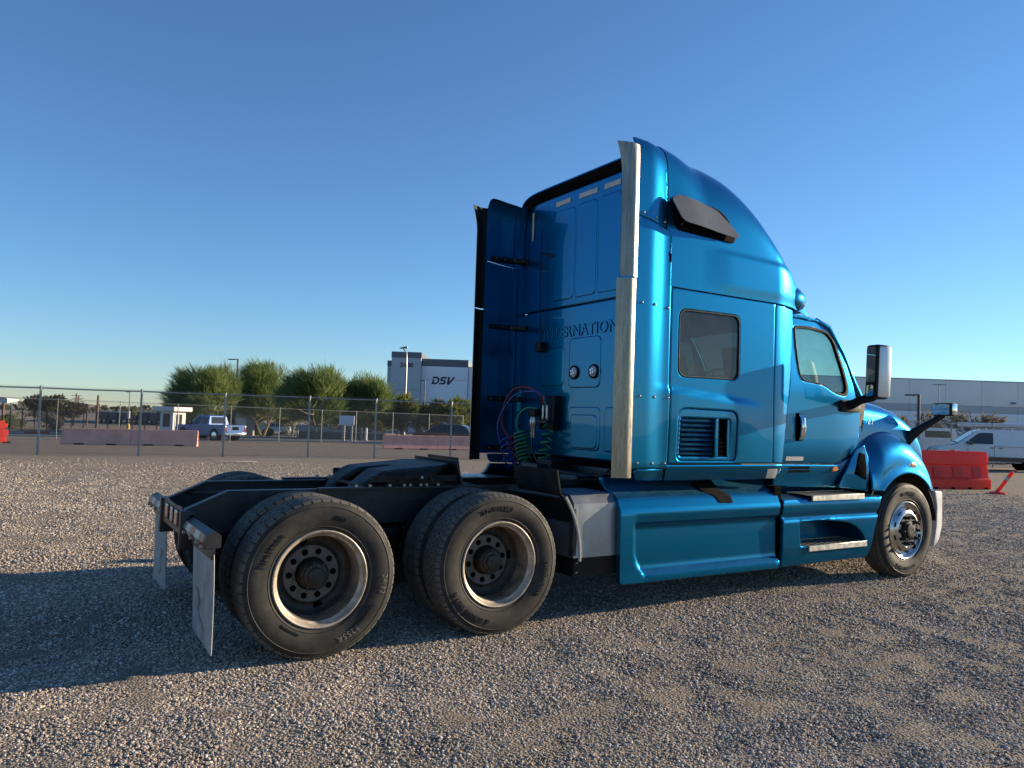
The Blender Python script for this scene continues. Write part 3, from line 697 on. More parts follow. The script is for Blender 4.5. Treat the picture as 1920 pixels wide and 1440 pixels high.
# --- side skirt and cab steps
SK = [(.23, 1.20), (.25, 1.213), (.30, 1.213), (.318, 1.205), (.345, 1.165), (.365, 1.157), (.69, 1.150), (.712, 1.158), (.730, 1.188), (.81, 1.198), (.832, 1.194), (.925, 1.142), (.945, 1.125), (.965, 1.09), (1.0, 1.02), (1.04, .97), (1.10, .94)]
SKF = [(.23, 1.20), (.25, 1.213), (.30, 1.21), (.36, 1.207), (.735, 1.200), (.81, 1.198), (.832, 1.194), (.925, 1.142), (.945, 1.125), (.965, 1.09), (1.0, 1.02), (1.04, .97), (1.10, .94)]
def f_sk(X, Z):
    a = lerp_tab(SK, Z); b = lerp_tab(SKF, Z)
    e = 2.64 + .11 * max(0, (.50 - Z) / .2) ** 2
    return -(b + (a - b) * sm(e - .05, e, X))
for s in BOTH:
    side('side_skirt', rpoly([(2.45, .25), (4.375, .245), (4.385, .70), (4.405, .9), (4.375, 1.05), (2.45, 1.085)], [.03, .03, .02, .02, .02, .01], 3), f_sk, 'paint', s=s, step=.024, th=.05, ang=34, roll=.006)
    STEP_OUT = rpoly([(4.42, .245), (5.73, .26), (5.79, .35), (5.83, .5), (5.90, .68), (5.985, .885), (5.5, .96), (4.46, 1.04), (4.44, .9), (4.425, .7)], [.03, .04, .06, .05, .05, .03, .02, .02, .02, .02], 3)
    REC = rpoly([(4.685, .425), (5.70, .405), (5.66, .49), (5.56, .57), (5.42, .625), (5.0, .665), (4.66, .66), (4.67, .54)], [.02, .02, .06, .06, .08, .1, .05, .05], 4)
    def f_st(X, Z):
        y = lerp_tab([(.23, 1.18), (.25, 1.19), (.42, 1.205), (.674, 1.205), (.70, 1.178), (.72, 1.178), (.745, 1.192), (.82, 1.197), (.86, 1.190), (.878, 1.175), (.888, 1.12), (.905, .96), (.95, .935), (1.04, .92)], Z)
        y += .015 * sm(5.3, 5.9, X)
        return -y
    stp = side('step_fairing', STEP_OUT, f_st, 'paint', s=s, step=.018, th=.035, holes=[REC], ang=36)
    # recess behind the lower step
    def recP(u, v, s=s):
        q = REC[int(u * (len(REC) - .001)) % len(REC)] if u < 1 else REC[0]
        return (q[0] + (5.1 - q[0]) * .06 * v, s * (1.20 - .275 * v), q[1] + (.5 - q[1]) * .0 * v)
    surf('step_recess', recP, len(REC), 3, 'paint', stp, ang=30)
    side('recess_back', scale_poly(REC, 1.05), const(-.928), 'paint', parent=stp, s=s, th=.01, step=.08)
    for nm, x0, x1, y0, zi, zo in (('lower_step', 4.72, 5.71, .94, .440, .428), ('upper_step', 4.76, 5.66, .965, .922, .908)):
        t = MB(); t.box(x0 + .07, x1, min(s * 1.204, s * 1.222), max(s * 1.204, s * 1.222), zo - .055, zo + .002, .004); t.box(x0, x1, min(s * y0, s * (y0 + .02)), max(s * y0, s * (y0 + .02)), zi - .02, zi)
        tr_ = t.build(nm, 'tread_plate', stp); k = 12; dz = zo - zi; w = 1.21 - y0
        tt = MB().add([(0, 0, 0), (.022, 0, 0), (.062, s * w, dz), (.040, s * w, dz), (0, 0, -.002), (.022, 0, -.002), (.062, s * w, dz - .002), (.040, s * w, dz - .002)], [(3, 2, 1, 0), (4, 5, 6, 7), (0, 1, 5, 4), (1, 2, 6, 5), (2, 3, 7, 6), (3, 0, 4, 7)])
        if s > 0: tt.f = [q[::-1] for q in tt.f]
        for i in range(k):
            if i == 0: to = tt.build('tread_bar', 'tread_plate', tr_); tme = to.data
            else: to = link('tread_bar', tme, tr_)
            to.location = (x0 + .01 + i * (x1 - x0 - .11) / (k - 1), s * (y0 + .005), zi - .001)
        MB().add([(x0, s * y0, zi - .004), (x1, s * y0, zi - .004), (x1, s * 1.203, zo - .004), (x0 + .07, s * 1.203, zo - .004)], [(0, 1, 2, 3)]).build('step_tray', 'hole_dark', tr_)
    MB().box(4.36, 4.45, min(s * .9, s * 1.15), max(s * .9, s * 1.15), .27, 1.0).build('gap_backing', 'hole_dark', stp)  # black box added to stand in for shade between skirt and steps
    # black strap that holds the skirt to the sleeper
    BR = rpoly([(3.43, 1.06), (3.50, 1.065), (3.56, 1.085), (3.66, 1.085), (3.675, 1.0), (3.70, .965), (3.775, .92), (3.77, .865), (3.59, .868), (3.57, .915), (3.44, .985)], .015, 3)
    side('skirt_strap', BR, lambda x, z: f_sk(x, z) - .006 - .05 * sm(.95, 1.02, z), 'matte_black', s=s, th=.03, step=.03, ang=30)
    side('reflector_sticker', [(4.235, 1.075), (4.375, 1.075), (4.36, 1.165), (4.215, 1.165)], f_side, 'sticker_grey', s=s, off=.003, th=.003, step=.03, inset=0, roll=0)
    # silver equipment box ahead of the drive wheels
    bx = MB(); y0, y1 = sorted((s * .55, s * 1.13))
    pr = [(.34, 1.11), (.48, 1.14), (.90, 1.13), (.965, 1.07), (.97, .60), (.34, .60)]
    bx.prism([(s * y, z) for z, y in pr[1:5]] + [(s * .60, .48)], 2.03, 2.50, 'X')
    b_ = bx.build('equipment_box', 'box_silver', T)
    MB().prism([(s * 1.115, .33), (s * 1.13, .478), (s * .60, .478), (s * .60, .33)], 2.045, 2.50, 'X').build('box_skirt', 'black_plastic', b_)
    for z in (.365, .44): link('bolt', bolt_me, b_, (2.075, s * 1.125, z)).scale = (.7,) * 3
    MB().box(2.02, 2.06, min(s * 1.08, s * 1.14), max(s * 1.08, s * 1.14), .49, .86, .01).build('box_edge', 'frame_black', b_)

# --- chassis: rails, crossmembers, rear plate, mud flaps
RAIL = [(-.70, .70), (-.70, .86), (-.66, .875), (-.42, .985), (6.95, .985), (6.95, .72), (-.30, .72), (-.45, .70)]
for s in BOTH:
    r = MB(); r.prism(RAIL, s * .418, s * .43)
    for z0, z1 in ((.975, .985), (.72, .73)):
        y0, y1 = sorted((s * .345, s * .418)); r.box(-.42 if z0 > .9 else -.3, 6.95, y0, y1, z0, z1)
    y0, y1 = sorted((s * .345, s * .418))
    r.add([(-.70, y0, .85), (-.42, y0, .975), (-.42, y1, .975), (-.70, y1, .85), (-.70, y0, .86), (-.42, y0, .985), (-.42, y1, .985), (-.70, y1, .86)], [(3, 2, 1, 0), (4, 5, 6, 7), (0, 1, 5, 4), (2, 3, 7, 6)])
    rail = r.build('frame_rail', 'frame_black', T, ang=25)
    # bolted slider angle of the fifth wheel with bright bolts
    y0, y1 = sorted((s * .432, s * .50)); a = MB().box(.20, 1.52, s * .43 - .004 if s > 0 else s * .43 - .012, s * .43 + .012 if s > 0 else s * .43 + .004, .88, .995); a.box(.20, 1.52, y0, y1, .985, .999)
    a.build('slider_angle', 'frame_black', rail)
    hexb = None
    for x in (.49, .60, .76, .88, .93, 1.02, 1.07, 1.17):
        if hexb is None: ho = MB().cyl((0, 0, 0), .013, 0, .018, 'Z', 6).build('frame_bolt', 'zinc', rail); hexb = ho.data
        else: ho = link('frame_bolt', hexb, rail)
        ho.location = (x, s * .468, .999)
    # rail side holes and bolt heads
    hexd = cache_early if s > 0 else MB().cyl((0, 0, 0), .014, 0, .014, 'Z', 6).build('rail_bolt', 'frame_black', rail).data; cache_early = hexd
    for x in (-.30, -.12, .05, .38, .45, .62, 1.9, 2.1):
        for z in (.80, .90):
            ho = link('rail_bolt', hexd, rail); ho.location = (x, s * .43, z); ho.rotation_euler[0] = pi / 2 if s < 0 else -pi / 2
    g = MB().box(.40, .58, s * .436 - .004, s * .436 + .004, .80, .95); g.build('gusset_plate', 'frame_black', rail)
    # mud-flap hanger: six-sided beam with striped tape
    P6 = [(-.70, .72), (-.715, .76), (-.70, .805), (-.655, .825), (-.615, .80), (-.615, .73)]
    y0, y1 = sorted((s * .47, s * 1.20))
    hg = MB().prism(P6, y0, y1).build('flap_hanger', 'frame_black', T, ang=20)
    MB().box(-.68, -.62, min(s * .42, s * .47), max(s * .42, s * .47), .70, .84, .006).build('hanger_mount', 'frame_black', hg)
    for k in range(4):
        ya = .60 + k * .145
        tm = 'tape_white' if k % 2 == 0 else 'tape_red'
        ta = MB(); ta.add([(-.7005, s * ya, .722), (-.7005, s * (ya + .14), .722), (-.7165, s * (ya + .14), .760), (-.7165, s * ya, .760), (-.7025, s * (ya + .14), .803), (-.7025, s * ya, .803)], [(0, 1, 2, 3), (3, 2, 4, 5)])
        ta.build('striped_tape', tm, hg)
    for y in (.55, .80, 1.0, 1.15): link('frame_bolt', hexb, hg, (-.708, s * y, .735)).rotation_euler = (0, -pi / 2, 0)
    y0, y1 = sorted((s * .58, s * 1.205)); MB().box(-.668, -.648, y0, y1, .66, .73).build('flap_clamp', 'frame_black', hg)
    fv = []; nu, nvv = 60, 26
    def flapM(u, v, s=s):
        y = .595 + .61 * u; z = .69 - (.565 if v > .999 else .565 * v)
        return (-.658 + .0065 * sin(u * 2 * pi * 17) + .022 * v + .008 * sin(v * 2.6 + 1) * u, s * y, z - .02 * u * v)
    fl = surf('mud_flap', flapM, 132, 14, 'flap_white', T, th=.004, flip=(s > 0), ang=50)
    panel('flap_print', rpoly([(.70, .40), (.79, .42), (.86, .34), (.80, .30), (.86, .25), (.98, .21), (.99, .185), (.90, .19), (.80, .235), (.76, .30), (.78, .335)], .01, 2), lambda y, z, s=s: (-.670 + .022 * (.69 - z) / .565, s * y, z), 'flap_print', fl, th=(.002, 0, 0), flip=(s > 0), inset=0, roll=0, step=.05)
# rear plate with lamps
rp = MB(); rp.prism([(-.42, .69), (.42, .69), (.42, .86), (.36, .88), (.12, .865), (-.12, .865), (-.36, .88), (-.42, .86)], -.71, -.70, 'X'); plate = rp.build('rear_crossmember', 'frame_black', T)
for s in BOTH: MB().box(-.73, -.63, s * .44 - .03, s * .44 + .03, .60, .86, .01).build('end_bracket', 'frame_black', plate)
for y, m, w in ((.19, 'lamp_red', .06), (-.02, 'lamp_clear', .04), (-.22, 'lamp_red', .06)):
    MB().box(-.716, -.71, y - w - .010, y + w + .010, .73, .845, .002).build('lamp_mount', 'black_plastic', plate)
    panel('tail_lamp', rrect(y - w, y + w, .738, .838, .015), lambda a, b: (-.722, a, b), m, plate, th=(.008, 0, 0), flip=True, step=.05, roll=.006)
for x, z in ((.10, .78), (1.95, .80), (3.2, .8), (4.6, .75)): MB().box(x - .05, x + .05, -.42, .42, z - .06, z + .09, .01).build('crossmember', 'frame_black', T)
cx = MB()
cx.tube([(-.55, .40, .90), (-.2, .1, .92), (.1, -.38, .88)], .014, 6); cx.tube([(-.6, .2, .80), (-.1, .25, .85), (.5, .2, .86), (1.9, .2, .86)], .012, 6); cx.tube([(-.4, -.3, .78), (.5, -.28, .82), (1.9, -.22, .84)], .02, 6)
cx.build('wiring_loom', 'hose_black', T)
MB().prism([(-.42, -.34), (-.16, .05), (.0, .09), (-.03, .14), (-.2, .1), (-.48, -.28)], .915, .93, 'Z').build('frame_brace', 'frame_black', T)

# --- fifth wheel
def fw_z(x): return 1.145 + (x - 1.1) * .09
FWO = [(1.40, .0), (1.38, .22), (1.30, .38), (1.12, .47), (.86, .47), (.62, .40), (.50, .30), (.47, .22), (.52, .15), (.66, .09), (.82, .055), (.95, .05), (1.0, .0)]
FW = rpoly(FWO[1:-1] + [(x, -y) for x, y in FWO[1:-1]][::-1], .05, 3)
def fwM(x, y):
    z = fw_z(x)
    if x < .74: z -= .16 * ((.74 - x) / .27) ** 1.35
    if abs(y) > .40: z -= .04 * (abs(y) - .40) / .07
    return (x, y, z)
fw = panel('fifth_wheel', FW, fwM, 'grease_black', T, step=.035, th=(0, 0, -.035), ang=40, roll=.010, inset=.015)
for s in BOTH:
    rb = MB(); y0, y1 = sorted((s * .30, s * .42))
    rb.box(.80, 1.18, y0, y1, 1.0, 1.10, .01); rb.prism([(.72, 1.0), (1.26, 1.0), (1.16, 1.07), (1.06, 1.12), (.92, 1.12), (.82, 1.07)], s * .36, s * .44)
    rb.box(.62, 1.35, min(s * .42, s * .445), max(s * .42, s * .445), 1.03, 1.08)
    rb.build('pivot_bracket', 'grease_black', fw)
    link('frame_bolt', hexb, fw, (1.0, s * .45, 1.07)).rotation_euler[0] = pi / 2
    for x in (.85, 1.12): link('rail_bolt', hexd, fw, (x, s * .447, 1.045)).rotation_euler[0] = pi / 2
MB().box(.55, 1.5, -.43, .43, .99, 1.005).build('slide_plate', 'grease_black', fw)
MB().tube([(1.05, -.2, 1.05), (1.02, -.47, 1.05), (1.0, -.53, 1.07)], .012, 6).build('release_handle', 'zinc', fw)
MB().add([(1.42, -.40, 1.0), (1.42, .40, 1.0), (1.36, .40, 1.19), (1.36, -.40, 1.19), (1.435, -.40, 1.0), (1.435, .40, 1.0), (1.375, .40, 1.19), (1.375, -.40, 1.19)], [(0, 1, 2, 3), (7, 6, 5, 4), (3, 2, 6, 7), (0, 3, 7, 4), (1, 5, 6, 2), (0, 4, 5, 1)]).build('deflector_plate', 'frame_black', T)
gr = MB()
for k in range(4): gr.tube([(1.25 + .05 * k, -.30 + .08 * k, .965 + .004 * k), (1.5, -.26 + .07 * k, .978), (1.75, -.22 + .06 * k, .95)], .011, 6)
gr.build('coiled_line', 'hose_green', T)

# --- wheels (axis along y, outer face towards -y)
def side_y(r):      # sidewall profile of the tyre: half-width at a radius
    return spl([(.286, .098), (.30, .112), (.33, .124), (.37, .134), (.41, .138), (.445, .136), (.47, .130), (.488, .123), (.497, .112)], r)
prof = [(.286, -.085)]
for r in (.288, .296, .300, .304, .308, .312, .32, .328, .332, .336, .345, .36, .38, .40, .42, .44, .455, .458, .462, .472, .484, .490, .4945):
    y = side_y(r) + (.003 if r in (.304, .332, .458) else 0) + (.0018 if r in (.300, .308) else 0)
    prof.append((r, -y))
prof += [(.496, -.112), (.494, -.105), (.494, .105), (.496, .112)]
prof += [(r, -y) for r, y in prof[:-4]][::-1]
tyre_base = MB().lathe(prof, n=84)
def tread(ribs, count, skew, gap, h=.507, notch=True):
    m = MB(); d = 2 * pi / count
    for i in range(len(ribs) - 1):
        y0 = ribs[i] + .0042; y1 = ribs[i + 1] - .0042
        for k in range(count):
            t0 = (k + .5 * (i % 2)) * d; g = gap / .5 / 2; sk = skew * d * (1 if i % 2 else -1)
            co = [(t0 + g, y0), (t0 + d - g, y0), (t0 + d * .5 + d * .5 - g + sk * .5, (y0 + y1) / 2), (t0 + d - g, y1), (t0 + g, y1), (t0 + g + sk * .5, (y0 + y1) / 2)]
            vs = []
            for t, y in co:
                hh = h - (.006 if abs(y) > .1 else 0); vs.append((hh * cos(t), y, hh * sin(t)))
            for t, y in co: vs.append((.493 * cos(t), y, .493 * sin(t)))
            m.add(vs, [(5, 2, 1, 0), (5, 4, 3, 2)] + [(a, (a + 1) % 6, (a + 1) % 6 + 6, a + 6) for a in range(6)])
    if notch:
        for sy in (-1, 1):
            for k in range(count):
                t0 = k * d; t1 = t0 + d * .80
                a, b = (.5005, sy * .113), (.487, sy * .1262)
                vs = [(r * cos(t), y, r * sin(t)) for t in (t0, t1) for r, y in (a, b)]
                m.add(vs + [(r * .985 * cos(t), y * .94, r * .985 * sin(t)) for t in (t0, t1) for r, y in (a, b)], [(0, 1, 3, 2), (0, 4, 5, 1), (2, 3, 7, 6), (1, 5, 7, 3), (0, 2, 6, 4)])
    return m
def cache(mb, nm, mat, ang=38):
    o = mb.build(nm, mat, None, True, ang); me = o.data; bpy.data.objects.remove(o); return me
ME = {}
ME['tyre'] = cache(tyre_base, 'tyre', 'tyre_rubber', 30)
ME['tread_a'] = cache(tread([-.112, -.068, -.023, .023, .068, .112], 50, .42, .0085), 'tread', 'tread_rubber', 30)
ME['tread_b'] = cache(tread([-.112, -.078, -.040, 0, .040, .078, .112], 66, .30, .0065), 'tread', 'tread_rubber', 30)
ME['tread_c'] = cache(tread([-.112, -.066, -.022, .022, .066, .112], 96, .12, .003, .506, False), 'tread', 'tread_rubber', 30)
drv = [(.292, -.080), (.302, -.100), (.309, -.112), (.309, -.121), (.302, -.126), (.294, -.122), (.289, -.108), (.283, -.092), (.270, -.083)]
ME['rim_drive'] = cache(MB().lathe(drv, n=64), 'rim', 'rim_steel')
dsc = [(.2615, .028), (.250, .055), (.232, .073), (.212, .078), (.197, .072), (.188, .060), (.185, .058), (.105, .058), (.102, .062), (.100, .13)]
ME['barrel'] = cache(MB().lathe([(.271, -.0835), (.264, -.07), (.260, -.02), (.260, .025), (.2625, .06)], n=64), 'rim_barrel', 'rim_barrel')
dsc = [(r, y + .03) for r, y in dsc]
dm = MB().lathe(dsc, n=64)
ME['disc'] = cache(dm, 'wheel_disc', 'rim_disc')
ME['ring'] = cache(MB().lathe([(.184, .0875), (.182, .0835), (.108, .0835), (.106, .0875)], n=64), 'bolt_ring', 'bolt_ring')
ME['nut'] = cache(MB().cyl((0, 0, 0), .0205, -.002, .004, 'Y', 14).cyl((0, 0, 0), .012, -.018, 0, 'Y', 6), 'lug_nut', 'hole_dark')
ME['hole'] = cache(MB().cyl((0, 0, 0), .032, -.003, .004, 'Y', 18), 'hand_hole', 'hole_dark')
hb = MB().lathe([(.088, .10), (.086, -.0), (.080, -.012), (.074, -.016), (.070, -.03), (.05, -.034), (.046, -.045), (.03, -.048), (.001, -.048)], n=28)
for k in range(8): hb.cyl((.077 * cos(k * pi / 4), 0, .077 * sin(k * pi / 4)), .008, -.024, -.01, 'Y', 6)
hb.v = [(x * 1.12, y + .012, z * 1.12) for x, y, z in hb.v]
ME['hub'] = cache(hb, 'hub', 'hub_dark')
ME['drum'] = cache(MB().lathe([(.09, .10), (.21, .11), (.215, .30), (.09, .30)], n=32), 'brake_drum', 'grease_black')
stf = [(.292, -.080), (.302, -.100), (.309, -.112), (.309, -.121), (.302, -.126), (.294, -.122), (.289, -.108), (.283, -.095), (.272, -.086), (.262, -.080), (.252, -.092), (.238, -.110), (.220, -.126), (.200, -.138), (.186, -.144), (.178, -.143), (.174, -.134), (.110, -.134), (.105, -.13), (.10, -.05)]
ME['rim_steer'] = cache(MB().lathe(stf, n=72), 'rim', 'rim_alloy')
sh = MB().lathe([(.105, -.10), (.104, -.15), (.098, -.16), (.080, -.163), (.075, -.175), (.05, -.18), (.03, -.178), (.001, -.178)], n=28)
for k in range(6): sh.cyl((.088 * cos(k * pi / 3), 0, .088 * sin(k * pi / 3)), .007, -.172, -.155, 'Y', 6)
ME['hub_steer'] = cache(sh, 'hub', 'black_plastic')
ME['nut_steer'] = cache(MB().lathe([(.001, -.062), (.008, -.06), (.015, -.05), (.0175, -.02), (.019, 0), (.024, .002)], n=10), 'lug_nut', 'black_plastic')
ME['hole_steer'] = cache(MB().lathe([(.001, -.001), (.021, -.001), (.024, -.004), (.025, .004)], n=18), 'hand_hole', 'hole_dark')
def ring_text(body, size, mid_ang, r0, par, mat='tyre_lettering', inward=False, ext=.0022, off=.0, sp=1.14):
    """lettering wrapped on the outer sidewall; mid_ang in degrees, clockwise seen from outside (0 = front)"""
    v, f = text_mesh(body, size, extrude=ext, offset=off, spacing=sp)
    out = []
    for p in v:
        r = r0 + (p.y if not inward else -p.y); a = radians(mid_ang) + (-p.x if not inward else p.x) / r0
        out.append((r * cos(a), -side_y(min(.495, max(.287, r))) - .003 - p.z - ext * .5, r * sin(a)))
    if inward: f = [q[::-1] for q in f]
    # seen from -y with x to the right and z up: plain polar angle
    return finish('sidewall_lettering', out, [q[::-1] if False else q for q in f], mat, par, True, 30)
def wheel(x, y, s, kind, treadk, rot=0, plain_inner=False):
    """one wheel at (x,y): s=-1 right side"""
    rz = 0 if s < 0 else pi
    root = link('wheel', ME['rim_steer' if kind == 'steer' else 'rim_drive'], T, (x, y, .495)); root.rotation_euler = (0, rot, rz)
    link('tyre', ME['tyre'], root); link('tread', ME[treadk], root)
    if plain_inner: return root
    if kind == 'steer':
        link('hub', ME['hub_steer'], root)
        for k in range(10):
            a = 2 * pi * k / 10
            link('lug_nut', ME['nut_steer'], root, (.143 * cos(a), -.134, .143 * sin(a)))
            h = link('hand_hole', ME['hole_steer'], root, (.222 * cos(a + .31), -.1255, .222 * sin(a + .31)))
            h.rotation_euler = (Matrix.Rotation(-(a + .31), 3, 'Y') @ Matrix.Rotation(radians(-38), 3, 'Z')).to_euler(); h.scale = (.85, 1, 1.15)
    else:
        link('rim_barrel', ME['barrel'], root); link('wheel_disc', ME['disc'], root); link('bolt_ring', ME['ring'], root); link('hub', ME['hub'], root); link('brake_drum', ME['drum'], root)
        for k in range(10):
            a = 2 * pi * k / 10 + .16; link('lug_nut', ME['nut'], root, (.146 * cos(a), .0835, .146 * sin(a)))
        for k in range(2):
            a = pi * k + .1
            h = link('hand_hole', ME['hole'], root, (.226 * cos(a), .1035, .226 * sin(a))); h.rotation_euler = (Matrix.Rotation(-a, 3, 'Y') @ Matrix.Rotation(radians(18), 3, 'Z')).to_euler()
    return root
YO, YI = 1.082, .742
w1 = wheel(0, -YO, -1, 'drive', 'tread_a', rot=radians(80)); w2 = wheel(1.32, -YO, -1, 'drive', 'tread_b', rot=radians(0)); w3 = wheel(6.45, -1.075, -1, 'steer', 'tread_c')
wheel(0, -YI, -1, 'drive', 'tread_a', 1.1, True); wheel(1.32, -YI, -1, 'drive', 'tread_a', .4, True)
for x in (0, 1.32): wheel(x, YO, 1, 'drive', 'tread_a'); wheel(x, YI, 1, 'drive', 'tread_a', .5, True)
wheel(6.45, 1.075, 1, 'steer', 'tread_c')
for w_, L in ((w1, [('Firestone', .055, 148, .385, 0), ('FS591', .03, 72, .40, 0), ('REGROOVABLE', .018, 238, .352, 1), ('TRANSFORCE', .03, 318, .40, 1)]),
              (w2, [('275/80R22.5', .047, 95, .405, 0), ('MICHELIN', .052, -18, .405, 1), ('X LINE ENERGY D', .043, 232, .405, 1)]),
              (w3, [('MICHELIN', .05, 90, .40, 0), ('X LINE ENERGY Z', .04, 265, .40, 1)])):
    for body, sz, a, r, inw in L:
        o = ring_text(body, sz, a, r, w_, inward=bool(inw)); o.rotation_euler = (0, -w_.rotation_euler[1], 0)
for body, sz, a, r, inw in (('24/32', .05, -8, .425, 0), ('3255R', .055, -62, .405, 0)):
    o = ring_text(body, sz, a, r, w1, 'chalk', bool(inw), .0006, -.0012); o.rotation_euler = (0, -w1.rotation_euler[1], 0)

# --- axles, suspension, tanks (dark, glimpsed between the wheels)
for x in (0, 1.32):
    ax = MB().tube([(x, -1.0, .495), (x, -.35, .495), (x, .35, .495), (x, 1.0, .495)], [.06, .075, .075, .06], 12); ax.lathe([(.001, -.24), (.12, -.22), (.2, -.1), (.2, .1), (.12, .22), (.001, .24)], (x, .0, .50), 20, 'X')
    axo = ax.build('drive_axle', 'grease_black', T)
    for s in BOTH:
        MB().box(x - .42, x + .16, s * .46 - .035, s * .46 + .035, .40, .47, .01).build('suspension_arm', 'grease_black', T)
        MB().lathe([(.001, .48), (.09, .48), (.12, .52), (.125, .60), (.12, .68), (.09, .72), (.001, .72)], (x - .30, s * .47, 0), 20, 'Z').build('air_spring', 'black_rubber_trim', T)
        MB().prism([(x + .08, .72), (x + .10, .45), (x + .2, .45), (x + .26, .74), (x + .2, .95), (x + .06, .95)], s * .435, s * .48).build('hanger_bracket', 'frame_black', T)
        MB().tube([(x + .1, s * .5, .50), (x - .12, s * .52, .95)], .03, 8).build('shock_absorber', 'frame_black', T)
        MB().cyl((x - .16, s * .60, .62), .075, -.1, .1, 'X', 16).build('brake_chamber', 'frame_black', T)
MB().tube([(1.4, 0, .6), (4.4, 0, .75)], .055, 10).build('drive_shaft', 'frame_black', T)
MB().tube([(.2, 0, .55), (1.15, 0, .55)], .05, 10).build('drive_shaft', 'frame_black', T)
for x, s in ((.60, 1), (.62, -1)): MB().cyl((x, s * .25, .62), .10, -.28, .28, 'X', 16).build('air_tank', 'frame_black', T)
for s in BOTH:
    MB().cyl((3.5, s * .82, .62), .30, -.95, .75, 'X', 28).build('fuel_tank', 'box_silver', T)
MB().box(4.5, 6.9, -.55, .55, .55, 1.15, .05).build('engine_block', 'frame_black', T)
MB().box(3.0, 4.5, -.42, .42, .70, 1.12, .03).build('gearbox', 'frame_black', T)
# front axle
MB().tube([(6.45, -.98, .49), (6.45, -.6, .40), (6.45, .6, .40), (6.45, .98, .49)], .05, 8).build('front_axle', 'frame_black', T)
# quarter fenders round the leading drive wheels
for s in BOTH:
    def qP(u, v, s=s):
        a = radians(-4 + 56 * u); r = .765
        if u > .80: a = radians(-4 + 56 * .80); return (1.32 + r * cos(a) - (u - .8) * .18, s * (1.135 - .64 * v), .495 + r * sin(a) + (u - .8) * .85)
        return (1.32 + r * cos(a), s * (1.135 - .62 * v), .495 + r * sin(a))
    q = surf('quarter_fender', qP, 24, 3, 'black_plastic', T, th=.012, flip=(s < 0), ang=30)
    e = MB().tube([(1.32 + .772 * cos(a), s * 1.14, .495 + .772 * sin(a)) for a in np.linspace(radians(-3), radians(37), 14)], .014, 6); e.build('fender_edge', 'tape_white', q)
    MB().tube([(1.85, s * .43, .95), (1.92, s * .8, .95), (1.93, s * 1.1, .95)], .022, 8).build('fender_bracket', 'frame_black', q)

# --- air and power lines behind the sleeper
def coil(c0, c1, r, turns, n=14, sag=0):
    c0, c1 = Vector(c0), Vector(c1); out = []
    d = (c1 - c0).normalized(); a = Vector((1, 0, 0)); a = (a - d * a.dot(d)).normalized(); b = d.cross(a); k = int(turns * n)
    for i in range(k + 1):
        t = i / k; p = c0.lerp(c1, t) + Vector((0, 0, -sag * sin(pi * t))); out.append(p + (a * cos(2 * pi * turns * t) + b * sin(2 * pi * turns * t)) * r)
    return out
MB().box(2.86, 2.945, .36, .62, 1.45, 1.80, .015).build('gladhand_box', 'black_plastic', T)
MB().box(2.78, 2.88, .38, .55, 1.52, 1.545, .005).build('gladhand_rest', 'frame_black', T)
for y in (.43, .50): MB().lathe([(.012, 1.55), (.02, 1.57), (.014, 1.60), (.018, 1.66), (.012, 1.70)], (2.83, y, 0), 10, 'Z').build('hose_end', 'zinc', T)
SP = smooth_path
MB().tube(SP([(2.83, .50, 1.70), (2.80, .52, 1.80), (2.74, .66, 1.88), (2.68, .84, 1.86), (2.65, .96, 1.72), (2.64, 1.0, 1.55), (2.66, .97, 1.42), (2.70, .88, 1.34)]), .0095, 6).build('air_hose', 'hose_red', T)
MB().tube(SP([(2.83, .43, 1.70), (2.80, .44, 1.79), (2.74, .56, 1.84), (2.67, .80, 1.80), (2.63, .98, 1.62), (2.61, 1.03, 1.45), (2.64, 1.0, 1.28)]), .0095, 6).build('air_hose', 'hose_blue', T)
MB().tube(coil((2.70, .86, 1.36), (2.76, .66, 1.06), .085, 6), .0085, 6).build('air_hose', 'hose_red', T)
MB().tube(coil((2.68, .95, 1.34), (2.72, .80, 1.04), .095, 6), .0085, 6).build('air_hose', 'hose_blue', T)
MB().tube(SP([(2.84, .62, 1.66), (2.76, .70, 1.67), (2.72, .78, 1.60), (2.70, .80, 1.50), (2.71, .77, 1.43)]) + coil((2.72, .74, 1.42), (2.73, .66, 1.12), .075, 8) + coil((2.73, .64, 1.07), (2.79, .46, 1.05), .075, 9, sag=.05) + coil((2.80, .43, 1.12), (2.84, .40, 1.48), .055, 4.5) + SP([(2.84, .42, 1.54), (2.82, .44, 1.68), (2.80, .46, 1.80), (2.84, .47, 1.82)]), .011, 6).build('power_cable', 'hose_green', T)
MB().tube(SP([(2.79, .62, 1.37), (2.77, .60, 1.25), (2.80, .50, 1.10), (2.86, .40, 1.02)]), .012, 6).build('power_cable', 'hose_black', T)
for y in (.60, .64): MB().lathe([(.011, 1.36), (.016, 1.40), (.016, 1.47), (.028, 1.50), (.03, 1.54), (.018, 1.58)], (2.79, y, 0), 10, 'Z').build('cable_plug', 'zinc', T)
MB().box(2.76, 2.86, .56, .68, 1.58, 1.66, .01).build('plug_holder', 'black_plastic', T)
MB().box(2.72, 2.92, .18, .42, 1.00, 1.17, .03).build('junction_box', 'black_plastic', T)
un = MB()
un.tube([(2.9, -.9, 1.12), (2.75, -.4, 1.05), (2.6, 0, 1.08), (2.7, .4, 1.02)], .018, 6); un.tube([(2.95, -.5, 1.15), (2.7, -.6, 1.04), (2.4, -.3, 1.0)], .012, 6); un.tube([(2.8, -1.0, 1.14), (2.78, -.55, 1.08), (2.85, -.1, 1.1)], .010, 6)
un.build('pipework', 'hose_black', T)
MB().box(2.55, 3.1, -.46, -.2, .98, 1.06, .01).build('cab_mount', 'frame_black', T)
